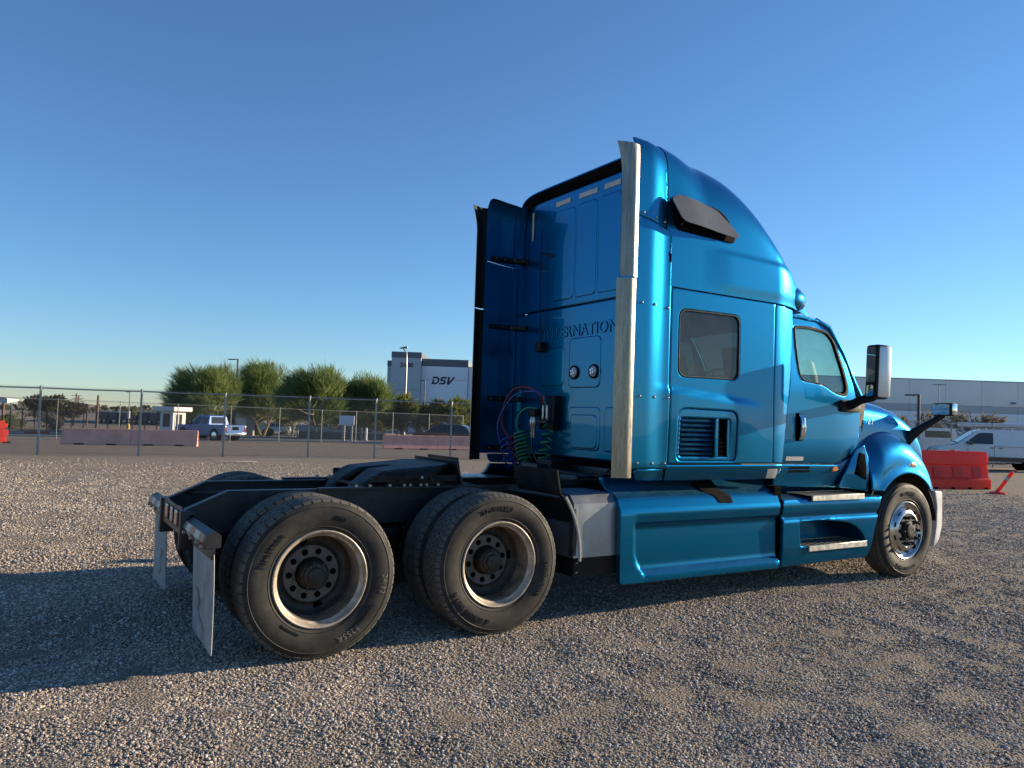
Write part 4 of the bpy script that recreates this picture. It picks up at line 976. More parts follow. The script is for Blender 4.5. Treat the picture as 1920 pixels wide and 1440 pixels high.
MB().box(2.6, 3.0, .25, .5, .98, 1.12, .01).build('cab_mount', 'frame_black', T)

# ------------------------------------------------------------------ terrain
from mathutils import noise as mnoise
def at(px, py, D):
    """point at camera depth D (metres) on the sight line of photograph pixel (px,py)"""
    return CAM + (_f + _r * ((px - 960) / 1445) + _u * ((720 - py) / 1445)) * D
def zt(X, Y): return -.022 * min(max(Y - 20.5, 0), 75)
def on_ground(p, dz=0): return Vector((p.x, p.y, zt(p.x, p.y) + dz))
def fence_y(x): return 21.9 - .215 * x
def bumps(X, Y):
    d = math.hypot(X - CAM.x, Y - CAM.y); k = max(0, 1 - max(0, d - 14) / 12)
    if k <= 0: return 0
    n = mnoise.noise(Vector((X * .55, Y * 1.1, 0))) * .022 + mnoise.noise(Vector((X * 1.9, Y * 2.4, 3))) * .024 + mnoise.noise(Vector((X * 4.6, Y * 5.3, 7))) * .013
    # keep it level where the tyres and the camera stand
    flat = sm(.25, .9, abs(abs(Y) - .95)) if -1 < X < 7.5 and abs(Y) < 1.8 else 1
    return n * k * (.35 + .65 * flat) - .008
def graded(lo, hi, step, far_lo, far_hi, grow=1.28):
    a = list(np.arange(lo, hi + 1e-6, step)); s = step; x = hi
    while x < far_hi: s *= grow; x += s; a.append(x)
    s = step; x = lo
    while x > far_lo: s *= grow; x -= s; a.insert(0, x)
    return a
gx = graded(-7, 13, .13, -700, 1500); gy = graded(-5.4, 9, .13, -60, 2500)
gv = [(x, y, zt(x, y) + bumps(x, y)) for y in gy for x in gx]; W = len(gx)
gf = [(j * W + i, j * W + i + 1, (j + 1) * W + i + 1, (j + 1) * W + i) for j in range(len(gy) - 1) for i in range(W - 1)]
def ground_mat():
    m, nt, nd, lk, b = nodes_of('gravel_ground')
    big = noise(nt, .35, 5, .6, 'Object', (.5, 1.4, 1)); mid = noise(nt, 2.1, 6, .65, 'Object', (.6, 1.3, 1)); fine = noise(nt, 55, 4, .75); fine2 = noise(nt, 17, 5, .75)
    c = ramp(nt, fine, [(.30, (.20, .162, .124)), (.50, (.44, .365, .28)), (.72, (.64, .55, .43))])
    tcv = nt.nodes.new('ShaderNodeTexCoord'); vo = nt.nodes.new('ShaderNodeTexVoronoi'); vo.inputs['Scale'].default_value = 62; lk.new(tcv.outputs['Object'], vo.inputs['Vector'])
    vs_ = nt.nodes.new('ShaderNodeSeparateColor'); lk.new(vo.outputs['Color'], vs_.inputs[0])
    pv = ramp(nt, vs_.outputs[0], [(0, (.15, .128, .106)), (.3, (.29, .245, .20)), (.6, (.40, .34, .275)), (.85, (.52, .45, .37)), (1, (.66, .59, .50))])
    c = mixc(nt, .62, c, pv)
    c = mixc(nt, ramp(nt, fine2, [(.38, (.45,) * 3), (.62, (0,) * 3)]), c, (.24, .20, .16))
    c = mixc(nt, ramp(nt, mid, [(.54, (0,) * 3), (.74, (.30,) * 3)]), c, (.46, .35, .235))
    c = mixc(nt, ramp(nt, big, [(.40, (0,) * 3), (.66, (.5,) * 3)]), c, (.31, .26, .21))
    # older, darker surface beyond the chain-link fence
    tc = nt.nodes.new('ShaderNodeTexCoord'); sp = nt.nodes.new('ShaderNodeSeparateXYZ'); lk.new(tc.outputs['Object'], sp.inputs[0])
    m1 = N(nt, 'ShaderNodeMath', operation='MULTIPLY_ADD'); lk.new(sp.outputs[0], m1.inputs[0]); m1.inputs[1].default_value = .215; lk.new(sp.outputs[1], m1.inputs[2])
    m2 = N(nt, 'ShaderNodeMath', operation='MULTIPLY_ADD'); lk.new(mid, m2.inputs[0]); m2.inputs[1].default_value = 1.6; lk.new(m1.outputs[0], m2.inputs[2])
    far = N(nt, 'ShaderNodeMapRange'); lk.new(m2.outputs[0], far.inputs[0]); far.inputs[1].default_value = 22.4; far.inputs[2].default_value = 23.3
    fm = N(nt, 'ShaderNodeMath', operation='MULTIPLY'); lk.new(far.outputs[0], fm.inputs[0]); fm.inputs[1].default_value = .48
    c = mixc(nt, fm.outputs[0], c, ramp(nt, noise(nt, 3.2, 7, .75, 'Object', (.5, 1.5, 1)), [(.3, (.13, .108, .09)), (.7, (.27, .225, .185))]))
    lk.new(c, b.inputs['Base Color']); b.inputs['Roughness'].default_value = .92; b.inputs['Specular IOR Level'].default_value = .2
    h = N(nt, 'ShaderNodeMath', operation='ADD'); lk.new(fine, h.inputs[0]); lk.new(fine2, h.inputs[1])
    hb_ = N(nt, 'ShaderNodeMath', operation='MULTIPLY_ADD'); lk.new(vo.outputs['Distance'], hb_.inputs[0]); hb_.inputs[1].default_value = -1.6; lk.new(h.outputs[0], hb_.inputs[2])
    lk.new(bump(nt, hb_.outputs[0], 1.0, .03), b.inputs['Normal'])
    return m
ground_mat()
g = finish('ground', gv, gf, 'gravel_ground', None, True, 179); tag(g, kind='structure')

# gravel: loose stones scattered with geometry nodes, densest near the camera
def stone_mat():
    m, nt, nd, lk, b = nodes_of('stone')
    oi = nt.nodes.new('ShaderNodeObjectInfo'); tc = nt.nodes.new('ShaderNodeTexCoord')
    c = ramp(nt, oi.outputs['Random'], [(0, (.17, .142, .118)), (.25, (.31, .262, .212)), (.5, (.42, .358, .292)), (.68, (.38, .288, .205)), (.82, (.52, .45, .375)), (.95, (.62, .55, .47)), (1, (.76, .70, .62))])
    n = noise(nt, 40, 3, .6)
    c = mixc(nt, ramp(nt, n, [(.35, (0,) * 3), (.75, (.35,) * 3)]), c, (.42, .34, .26))
    lk.new(c, b.inputs['Base Color']); b.inputs['Roughness'].default_value = .85; b.inputs['Specular IOR Level'].default_value = .25
stone_mat()
stones = bpy.data.collections.new('stone_kinds')
rnd = random.Random(3)
for k in range(6):
    bm = bmesh.new(); bmesh.ops.create_icosphere(bm, subdivisions=1, radius=1)
    sx, sy, sz = rnd.uniform(.8, 1.25), rnd.uniform(.6, .95), rnd.uniform(.45, .75)
    for v in bm.verts:
        q = v.co * (1 + .30 * mnoise.noise(v.co * 1.3 + Vector((k * 5, 0, 0)))); v.co = Vector((q.x * sx, q.y * sy, q.z * sz))
    me = bpy.data.meshes.new('stone'); bm.to_mesh(me); bm.free(); me.materials.append(MATS['stone'])
    stones.objects.link(bpy.data.objects.new('stone', me))
px_ = []; pf = []; dens = []; size = []
sx_ = np.array(graded(-7, 9, .2, -14, 25, 1.06)); sy_ = np.array(graded(-5.4, 8, .2, -5.5, 19, 1.06)); idx = {}
def dens_at(x, y):
    v = Vector((x - CAM.x, y - CAM.y)); d = v.length; a = math.degrees(abs(math.atan2(v.x * _f.y - v.y * _f.x, v.x * _f.x + v.y * _f.y)))
    if a > 52 and d > 3.5 or d > 25: return 0
    ux, uy = x * .98 + y * .2, -x * .2 + y * .98
    fines = sm(-.08, .30, mnoise.noise(Vector((ux * .22, uy * .85, 11))) + .5 * mnoise.noise(Vector((x * .9, y * 1.1, 4))))
    return 8000 * min(1, (4.2 / d)) ** 1.75 * (1 - .8 * sm(16, 25, d)) * (1 - .38 * fines)
for j, y in enumerate(sy_):
    for i, x in enumerate(sx_):
        px_.append((x, y, zt(x, y) + bumps(x, y))); d = math.hypot(x - CAM.x, y - CAM.y); dens.append(dens_at(x, y)); size.append((max(4, d) / 4.2) ** .5 * (1 + .35 * mnoise.noise(Vector((x * .5, y * .8, 21)))))
Wn = len(sx_); fl = [(j * Wn + i, j * Wn + i + 1, (j + 1) * Wn + i + 1, (j + 1) * Wn + i) for j in range(len(sy_) - 1) for i in range(Wn - 1)]
fl = [q for q in fl if max(dens[k] for k in q) > 0]
gm = bpy.data.meshes.new('gravel'); gm.from_pydata(px_, [], fl); gm.update(); gm.materials.append(MATS['stone'])
a_ = gm.attributes.new('dens', 'FLOAT', 'POINT'); a_.data.foreach_set('value', dens)
a_ = gm.attributes.new('size', 'FLOAT', 'POINT'); a_.data.foreach_set('value', size)
grav = link('gravel', gm); tag(grav, 'loose grey and beige crushed stone covering the lot', 'gravel', kind='stuff')
nt = bpy.data.node_groups.new('scatter_stones', 'GeometryNodeTree')
nt.interface.new_socket('Geometry', in_out='INPUT', socket_type='NodeSocketGeometry'); nt.interface.new_socket('Geometry', in_out='OUTPUT', socket_type='NodeSocketGeometry')
gi = nt.nodes.new('NodeGroupInput'); go = nt.nodes.new('NodeGroupOutput')
dp = nt.nodes.new('GeometryNodeDistributePointsOnFaces'); na = nt.nodes.new('GeometryNodeInputNamedAttribute'); na.data_type = 'FLOAT'; na.inputs[0].default_value = 'dens'
ns = nt.nodes.new('GeometryNodeInputNamedAttribute'); ns.data_type = 'FLOAT'; ns.inputs[0].default_value = 'size'
ip = nt.nodes.new('GeometryNodeInstanceOnPoints'); ci = nt.nodes.new('GeometryNodeCollectionInfo'); ci.inputs['Collection'].default_value = stones; ci.inputs['Separate Children'].default_value = True; ci.inputs['Reset Children'].default_value = True
rr = nt.nodes.new('FunctionNodeRandomValue'); rr.data_type = 'FLOAT_VECTOR'; rr.inputs[0].default_value = (-.6, -.6, 0); rr.inputs[1].default_value = (.6, .6, 6.28)
rs = nt.nodes.new('FunctionNodeRandomValue'); rs.data_type = 'FLOAT'; rs.inputs[2].default_value = 0; rs.inputs[3].default_value = 1; rs.inputs['Seed'].default_value = 4
pw = nt.nodes.new('ShaderNodeMath'); pw.operation = 'POWER'; pw.inputs[1].default_value = 2.2
ma = nt.nodes.new('ShaderNodeMath'); ma.operation = 'MULTIPLY_ADD'; ma.inputs[1].default_value = .0080; ma.inputs[2].default_value = .0042
mu = nt.nodes.new('ShaderNodeMath'); mu.operation = 'MULTIPLY'
L = nt.links.new
L(gi.outputs[0], dp.inputs['Mesh']); L(na.outputs[0], dp.inputs['Density']); L(dp.outputs['Points'], ip.inputs['Points']); L(ci.outputs[0], ip.inputs['Instance'])
ip.inputs['Pick Instance'].default_value = True; L(rr.outputs[0], ip.inputs['Rotation']); L(rs.outputs[1], pw.inputs[0]); L(pw.outputs[0], ma.inputs[0]); L(ma.outputs[0], mu.inputs[0]); L(ns.outputs[0], mu.inputs[1]); L(mu.outputs[0], ip.inputs['Scale'])
L(ip.outputs[0], go.inputs[0])
md = grav.modifiers.new('scatter', 'NODES'); md.node_group = nt

# ------------------------------------------------------------------ surroundings: materials
plain('galvanised', (.26, .26, .255), .45, metal=.6, var=.15, scale=8)
plain('wire', (.16, .16, .155), .5, metal=.5, var=.1)
plain('steel_dark', (.03, .032, .033), .5, var=.3)
plain('pink_barrier', (.88, .40, .29), .85, var=.16, scale=2.2, dust=(.36, .25, .22), dust_amt=.35, bmp=.2, bscale=14)
plain('orange_plastic', (.78, .075, .045), .45, var=.15, scale=3, dust=(.60, .20, .15), dust_amt=.35)
def glow_through(name, fac, col):
    nt = MATS[name].node_tree; b = nt.nodes['Principled BSDF']; o = nt.nodes['Material Output']; t = nt.nodes.new('ShaderNodeBsdfTranslucent'); t.inputs[0].default_value = (*col, 1)
    m = nt.nodes.new('ShaderNodeMixShader'); m.inputs[0].default_value = fac; nt.links.new(b.outputs[0], m.inputs[1]); nt.links.new(t.outputs[0], m.inputs[2]); nt.links.new(m.outputs[0], o.inputs[0])
glow_through('orange_plastic', .45, (.85, .10, .06))       # thin moulded plastic lets sunlight through
plain('asphalt', (.075, .078, .085), .9, var=.25, scale=2.5, bmp=.3, bscale=30)
plain('concrete', (.36, .34, .31), .9, var=.15, scale=3, bmp=.2, bscale=20)
plain('kerb_red', (.45, .05, .04), .7, var=.2)
plain('white_wall', (.62, .62, .60), .8, var=.06, scale=2)
plain('tilt_white', (.70, .73, .77), .85, var=.05, scale=.15)
plain('tilt_grey', (.40, .44, .48), .85, var=.05, scale=.15)
plain('tilt_dark', (.12, .14, .165), .8, var=.08, scale=.15)
plain('wh_light', (.82, .79, .74), .85, var=.06, scale=.12)
plain('wh_mid', (.47, .475, .47), .85, var=.06, scale=.12)
plain('wh_low', (.82, .82, .81), .85, var=.06, scale=.12)
plain('joint_dark', (.20, .205, .21), .9)
plain('logo_navy', (.015, .02, .05), .6)
plain('stone_wall', (.33, .30, .27), .9, var=.3, scale=5, bmp=.4, bscale=12)
plain('block_wall', (.15, .135, .12), .9, var=.2, scale=4)
plain('car_white', (.66, .67, .68), .3, var=.04, coat=.6)
plain('car_blue', (.004, .075, .27), .35, metal=.2, var=.08, coat=.8)
plain('car_black', (.012, .013, .016), .25, coat=.7)
plain('car_tyre', (.02, .02, .02), .8)
plain('trailer_dark', (.045, .055, .075), .6, var=.25, scale=1.5)
plain('wood_pole', (.16, .10, .07), .9, var=.3, scale=6)
plain('pale_board', (.62, .52, .40), .8, var=.15)
plain('yellow_paint', (.65, .40, .05), .6)
plain('sign_white', (.62, .66, .72), .5, var=.03)
plain('canopy_white', (.60, .60, .58), .6)
plain('canopy_brown', (.09, .075, .07), .8)
plain('bark', (.20, .17, .10), .9, var=.3, scale=7, bmp=.4, bscale=20)
plain('bark_dark', (.09, .07, .05), .9, var=.3, scale=7)
def leaf(name, c0, c1, trans=.35):
    m = bpy.data.materials.new(name); m.use_nodes = True; MATS[name] = m; nt = m.node_tree
    for n in list(nt.nodes): nt.nodes.remove(n)
    out = nt.nodes.new('ShaderNodeOutputMaterial'); d = nt.nodes.new('ShaderNodeBsdfDiffuse'); t = nt.nodes.new('ShaderNodeBsdfTranslucent'); mx = nt.nodes.new('ShaderNodeMixShader'); mx.inputs[0].default_value = trans
    gi = nt.nodes.new('ShaderNodeNewGeometry')
    a = mixc(nt, gi.outputs['Random Per Island'], c0, c1)
    a = mixc(nt, ramp(nt, noise(nt, .9, 3, .6), [(.35, (0,) * 3), (.7, (.6,) * 3)]), a, c1)
    nt.links.new(a, d.inputs[0]); nt.links.new(a, t.inputs[0]); nt.links.new(d.outputs[0], mx.inputs[1]); nt.links.new(t.outputs[0], mx.inputs[2]); nt.links.new(mx.outputs[0], out.inputs[0])
leaf('leaf_paloverde', (.085, .14, .05), (.22, .265, .095), .5)
leaf('leaf_mesquite', (.05, .06, .025), (.12, .105, .05))
leaf('leaf_shrub', (.07, .10, .025), (.19, .20, .05), .45)
leaf('leaf_grey', (.14, .13, .10), (.22, .20, .15))
leaf('leaf_far', (.05, .06, .035), (.10, .10, .06))

# ------------------------------------------------------------------ fences
def chain_fence(name, label, pts_x, yfun, h, post_r, pitch, wire_r, seg, mesh_from=.05, zoff=0):
    x0, x1 = pts_x[0], pts_x[-1]; base = Vector((x0, yfun(x0), zt(x0, yfun(x0))))
    t = thing(name, label, 'fence', base)
    def P(x, z): y = yfun(x); return (x - base.x, y - base.y, zt(x, y) - base.z + z)
    for i, x in enumerate(pts_x):
        lean = (random.random() - .5) * .03
        p = MB(); a = Vector(P(x, -.05)); b = Vector(P(x, h + .02)); b.x += lean; p.tube([a, b], post_r, 8); p.lathe([(post_r * 1.2, h), (post_r * 1.25, h + .03), (.001, h + .06)], (b.x, b.y, b.z - h - .02), 8, 'Z')
        p.build('post', 'galvanised', t)
    for xa, xb in zip(pts_x, pts_x[1:]): MB().tube([P(xa, h - .02), P((xa + xb) / 2, h - .03), P(xb, h - .02)], post_r * .62, 6).build('top_rail', 'galvanised', t)
    m = MB(); z0, z1 = mesh_from, h + .045; H = z1 - z0; k = H      # wires run at 45 degrees
    L = x1 - x0; n = int((L + H) / pitch)
    for sgn in (1, -1):
        for i in range(n):
            s0 = -H + i * pitch
            a0, a1 = max(0, s0), min(L, s0 + H)
            if a1 - a0 < pitch: continue
            za, zb = (z0 + (a0 - s0), z0 + (a1 - s0)) if sgn > 0 else (z1 - (a0 - s0), z1 - (a1 - s0))
            pa = Vector(P(x0 + a0, za)); pb = Vector(P(x0 + a1, zb)); o = len(m.v); d = .0
            vs = []
            for p in (pa, pb):
                vs += [p + Vector((wire_r * .7, -wire_r * .5, -wire_r * .7 * sgn)), p + Vector((-wire_r * .7, -wire_r * .5, wire_r * .7 * sgn)), p + Vector((0, wire_r, 0))]
            m.add(vs, [(0, 1, 4, 3), (1, 2, 5, 4), (2, 0, 3, 5)])
    w = m.build('wire_mesh', 'wire', t, False); w['kind'] = 'stuff'
    MB().tube([P(x0, .07), P((x0 + x1) / 2, .07), P(x1, .07)], .004, 4).build('tension_wire', 'wire', t)
    return t
chain_fence('chain_link_fence', 'tall galvanised chain-link fence between the gravel lot and the barriers', [-9.3, -6.6, -3.95, -1.28, 1.5, 4.0, 6.7, 8.95, 11.7, 14.4, 17.1, 19.8, 22.5, 25.2, 27.9, 30.6, 33.3, 36.0, 38.7, 41.4, 44.1, 46.8, 49.5], fence_y, 2.10, .034, .0875, .0028, 0)
chain_fence('chain_link_fence', 'farther thin chain-link fence behind the pink barriers along the road', [-10.0, -6.7, -3.4, -.1, 3.2, 6.6, 10.0, 13.4, 16.6, 19.4, 22.6, 26.0, 29.4], lambda x: 46.3 + .16 * x, 2.42, .024, .20, .0028, 0)
# dark picket fence with gates beyond the road
pk = thing('picket_fence', 'dark steel picket fence with gate frames beyond the road at left', 'fence', on_ground(at(60, 800, 88)))
O = pk.location
for k in range(13):
    p = on_ground(at(18 + k * 23, 800, 88)) - O; hh = 2.5 if k % 3 else 2.9
    MB().box(p.x - .05, p.x + .05, p.y - .05, p.y + .05, p.z, p.z + hh).build('post', 'steel_dark', pk)
    if k < 12:
        q = on_ground(at(18 + (k + 1) * 23, 800, 88)) - O
        for z in (.25, 1.3, 2.4): MB().tube([p + Vector((0, 0, z)), q + Vector((0, 0, z))], .03, 5).build('rail', 'steel_dark', pk)
        for j in range(1, 10): c = p.lerp(q, j / 10); MB().tube([c, c + Vector((0, 0, 2.4))], .014, 4).build('picket', 'steel_dark', pk)

# ------------------------------------------------------------------ barriers
def jersey(name, label, a, b, h, group=None):
    a, b = Vector(a), Vector(b); d = b - a; Ln = math.hypot(d.x, d.y); t = thing(name, label, 'barrier', a, math.atan2(d.y, d.x), group)
    prof = [(-.30, 0), (-.30, .07), (-.17, .30), (-.085, h), (-.07, h + .012), (.07, h + .012), (.085, h), (.17, .30), (.30, .07), (.30, 0)]
    n = max(1, round(Ln / 3.2))
    sl = d.z / Ln
    for i in range(n):
        x0 = i * Ln / n + .01; x1 = (i + 1) * Ln / n - .01
        m = MB().prism(prof, x0, x1, 'X'); m.v = [(x, y, z + sl * x) for x, y, z in m.v]; sg = m.build('barrier_section', 'pink_barrier', t, ang=20)
        for k in (.27, .73):
            xs = x0 + (x1 - x0) * k; q = MB().box(xs - .22, xs + .22, -.305, -.2, 0.01, .075); q.v = [(x, y, z + sl * x) for x, y, z in q.v]; q.build('drain_slot', 'hole_dark', sg)
    for k in range(4): MB().box(Ln - .005, Ln + .05, -.04, .04, .12 + k * .16 + d.z, .17 + k * .16 + d.z).build('steel_loop', 'galvanised', t)
    return t
def G(px, D): p = at(px, 830, D); return on_ground(p)
jersey('concrete_barrier', 'long faded pink concrete barrier in front of the blue pickup', G(116, 37.2), G(371, 38.7), .78)
jersey('concrete_barrier', 'long faded pink concrete barrier running behind the truck towards the dark car', G(718, 41.7), G(1010, 44.6), .76)
def water_barrier(label, a, b, h=1.07):
    a, b = Vector(a), Vector(b); d = b - a; Ln = math.hypot(d.x, d.y); t = thing('water_barrier', label, 'barrier', a, math.atan2(d.y, d.x))
    prof = [(-.29, .0), (-.29, .26), (-.25, .30), (-.21, .32), (-.15, .62), (-.14, .66), (-.17, .70), (-.15, .98), (-.11, h), (.11, h), (.15, .98), (.17, .70), (.14, .66), (.15, .62), (.21, .32), (.25, .30), (.29, .26), (.29, 0)]
    MB().prism(prof, 0, Ln - .10, 'X').build('shell', 'orange_plastic', t, ang=25)
    for x0, w in ((.3, .30), (Ln * .42, .32), (Ln * .72, .30)): MB().prism([(-.235, .34), (-.165, .63), (.165, .63), (.235, .34)], x0, x0 + w, 'X').build('moulded_panel', 'orange_plastic', t, ang=25)
    for z0, z1 in ((.02, .27), (.36, .62), (.74, .94)): MB().box(Ln - .12, Ln + .02, -.08, .08, z0, z1, .02).build('knuckle', 'orange_plastic', t)
    for k in range(4): MB().box(.25 + k * Ln / 4, .38 + k * Ln / 4, -.295, .295, -.002, .05).build('forklift_slot', 'hole_dark', t)
    MB().lathe([(.07, h - .01), (.07, h + .03), (.001, h + .035)], (Ln * .5, 0, 0), 12, 'Z').build('filler_cap', 'orange_plastic', t)
    return t
p0, p1 = Vector((19.95, 6.45, 0)), Vector((22.15, 5.75, 0))
water_barrier('bright red plastic water-filled barrier in front of the white van', p0, p1)
water_barrier('red plastic water-filled barrier cut off by the left edge of the view', G(-30, 37.0), G(11, 37.6), 1.08)
# leaning delineator post
dl = thing('delineator_post', 'red delineator post leaning over on the gravel beside the red barrier', 'delineator', (20.5, 4.62, 0))
MB().lathe([(.20, 0), (.20, .03), (.15, .05), (.06, .055), (.05, .10)], (0, 0, 0), 16, 'Z').build('base', 'orange_plastic', dl)
ps = MB(); dr = (_r * .62 + Vector((0, 0, .80))).normalized()
ps.tube([Vector((0, 0, .06)), Vector((0, 0, .06)) + dr * .12, Vector((0, 0, .06)) + dr * .62, Vector((0, 0, .06)) + dr * .68], [.055, .045, .05, .02], 10); ps.build('post', 'orange_plastic', dl)
MB().tube([Vector((0, 0, .06)) + dr * .36, Vector((0, 0, .06)) + dr * .46], .053, 10).build('reflective_band', 'tape_white', dl)
# pale plank and litter on the gravel
pb = MB().box(-.5, .5, -.07, .07, 0, .03, .004).build('plank', 'pale_board'); pb.location = (3.75, 17.6, .02); pb.rotation_euler[2] = -.15; tag(pb, 'pale narrow board lying on the gravel before the fence', 'plank')

# ------------------------------------------------------------------ road, kerb, pavement
def strip(name, px0, px1, D0, D1, mat, dz, kind='structure', n=24):
    v = []; f = []
    for i in range(n + 1):
        px = px0 + (px1 - px0) * i / n
        for D in (D0(px), D1(px)): p = at(px, 820, D); v.append((p.x, p.y, zt(p.x, p.y) + dz))
    f = [(2 * i, 2 * i + 2, 2 * i + 3, 2 * i + 1) for i in range(n)]
    return tag(finish(name, v, f, mat, None, True, 179), kind=kind)
RN = lambda px: 57 + .006 * px; RF = lambda px: 74 + .018 * px
strip('road', -200, 1500, RN, RF, 'asphalt', .012)
strip('pavement', -200, 1500, lambda p: RF(p) + .25, lambda p: RF(p) + 2.6, 'concrete', .12)
def kerb(px0, px1, D, mat, name='kerb', h=.13):
    m = MB(); P = [on_ground(at(px0 + (px1 - px0) * i / 20, 820, D(px0 + (px1 - px0) * i / 20))) for i in range(21)]
    for a, b in zip(P, P[1:]):
        n = Vector((-(b - a).y, (b - a).x, 0)).normalized() * .09
        m.add([a - n, b - n, b + n, a + n] + [q + Vector((0, 0, h)) for q in (a - n, b - n, b + n, a + n)], [(0, 1, 5, 4), (1, 2, 6, 5), (2, 3, 7, 6), (3, 0, 4, 7), (4, 5, 6, 7)])
    return tag(m.build(name, mat), kind='structure')
kerb(-200, 1500, lambda p: RF(p) + .12, 'concrete'); kerb(-200, 1500, lambda p: RN(p) - .1, 'concrete', h=.10)
kerb(45, 92, lambda p: RF(p) - .1, 'kerb_red', 'red_kerb', .2)

# ------------------------------------------------------------------ trees and shrubs
def tree(name, label, base, h, rx, rz, mat, barkm, seed, n=650, blade=(.45, .05), stems=3, sweep=(0, 0), group=None, cz=None, up=.8, lobe_n=14, group_cat='tree'):
    rg = random.Random(seed); t = thing(name, label, group_cat, base, 0, group)
    cz = cz if cz is not None else h - rz
    m = MB(); tips = []
    for k in range(stems):
        a = 2 * pi * (k + rg.random() * .5) / stems; p = Vector((.12 * cos(a), .12 * sin(a), -.05)); d = Vector((cos(a) * .45, sin(a) * .45, 1)).normalized(); pts = [p.copy()]
        for i in range(5): p = p + d * (cz / 5.2); d = (d + Vector((rg.uniform(-.25, .25), rg.uniform(-.25, .25), rg.uniform(-.1, .15)))).normalized(); pts.append(p.copy())
        r0 = h * .018; m.tube(pts, [r0 * (1 - .14 * i) for i in range(6)], 6)
        for i in (2, 3, 4, 5):
            for b in range(3):
                a2 = rg.random() * 2 * pi; q = pts[i]; dd = Vector((cos(a2), sin(a2), rg.uniform(.2, .9))).normalized(); e = q + dd * rx * rg.uniform(.5, .9)
                mid = q.lerp(e, .5) + Vector((0, 0, -.04 * rx)); m.tube([q, mid, e], [r0 * .42, r0 * .28, r0 * .12], 5); tips.append(e)
    m.build('trunk', barkm, t)
    c = MB(); L, w = blade
    lobes = [(Vector((rg.gauss(0, .5), rg.gauss(0, .5), rg.uniform(-.55, .6))), rg.uniform(.30, .55)) for _ in range(lobe_n)]
    for i in range(n):
        lb, lr = rg.choice(lobes); v = Vector((rg.gauss(0, 1), rg.gauss(0, 1), rg.gauss(0, 1))).normalized() * (rg.random() ** .4)
        q = lb * .78 + v * lr
        if q.length > 1.2 or q.z < -1.05: continue
        cpos = Vector((q.x * rx, q.y * rx, cz + q.z * rz))
        od = Vector((q.x, q.y, q.z * .7 + up)).normalized(); reach = 1 + .9 * max(0, q.length - .6)
        for j in range(7):
            d = (od + Vector((rg.gauss(0, .38) + sweep[0], rg.gauss(0, .38) + sweep[1], rg.gauss(0, .30)))).normalized()
            s = Vector((rg.gauss(0, 1), rg.gauss(0, 1), rg.gauss(0, 1))); s = (s - d * s.dot(d)).normalized() * w * rg.uniform(.6, 1.3)
            a = cpos + Vector((rg.gauss(0, .2), rg.gauss(0, .2), rg.gauss(0, .15))) * L * 1.2; e = a + d * L * rg.uniform(.5, 1.3) * reach
            o = len(c.v); c.v += [tuple(a - s * .6), tuple(a + s * .6), tuple(a.lerp(e, .55) + s), tuple(e), tuple(a.lerp(e, .55) - s)]; c.f.append((o, o + 1, o + 2, o + 3, o + 4))
    c.build('crown', mat, t, False)
    return t
def T_(px, base_y, D): return on_ground(at(px, base_y, D))
def H_(px, top_y, D): p = at(px, top_y, D); return p.z - zt(p.x, p.y)
TG = 'feathery green trees along the road'
for px, top, D, wpx, seed, lab in ((388, 684, 84, 52, 11, 'dark feathery green tree rising behind the blue pickup'), (492, 674, 92, 60, 12, 'tallest feathery green tree just right of the black street lamp'), (592, 690, 80, 52, 13, 'feathery green tree with pale forked trunks left of the white sign board'), (664, 704, 84, 50, 14, 'lower feathery green tree behind the white sign board'),
                                   (545, 712, 100, 34, 19, 'small feathery tree filling the gap between two taller ones')):
    h = H_(px, top, D); r = wpx / 1445 * D
    tree('palo_verde_tree', lab, T_(px, 820, D), h, r * 1.12, h * .44, 'leaf_paloverde', 'bark', seed, 3300, (.80, .024), 3, (-.30 * _r.x, -.30 * _r.y), TG, cz=h * .55, lobe_n=18)
for px, top, D, wpx, seed, lab in ((752, 735, 88, 36, 15, 'rounded green tree at the foot of the tall grey lamp post'), (800, 752, 95, 24, 16, 'small dull green tree before the lettered warehouse'), (848, 738, 86, 48, 17, 'green tree beside the left edge of the truck sleeper'), (715, 745, 100, 30, 20, 'small olive tree at the left corner of the lettered warehouse'), (905, 745, 90, 40, 21, 'olive tree half hidden behind the sleeper fins'), (628, 752, 112, 40, 22, 'low olive tree behind the white sign board'), (690, 758, 108, 34, 23, 'low olive tree right of the white sign board'), (455, 752, 112, 44, 24, 'low olive tree behind the monument sign'), (352, 770, 100, 18, 25, 'low olive bushy tree between the guard booth and the pickup')):
    h = H_(px, top, D); r = wpx / 1445 * D
    tree('leafy_tree', lab, T_(px, 820, D), h, r, h * .42, 'leaf_shrub' if seed != 16 else 'leaf_mesquite', 'bark_dark', seed, 700, (.5, .07), 3, (0, 0), None, cz=h * .55, up=.35)
h = H_(80, 738, 105); tree('mesquite_tree', 'broad brown-green tree behind the dark picket fence at left', T_(82, 805, 105), h, 3.9, h * .40, 'leaf_mesquite', 'bark_dark', 18, 900, (.5, .08), 4, cz=h * .58, up=.2)
for px, top, D, wpx, seed, lab in ((22, 775, 95, 26, 31, 'leafy green bush at the left edge behind the picket fence'), (98, 775, 92, 16, 32, 'dry brown bush behind the picket fence')):
    h = H_(px, top, D); tree('bush', lab, T_(px, 805, D), h, wpx / 1445 * D, h * .5, 'leaf_shrub' if seed == 31 else 'leaf_grey', 'bark_dark', seed, 320, (.4, .06), 3, cz=h * .5, up=.2, group_cat='bush')
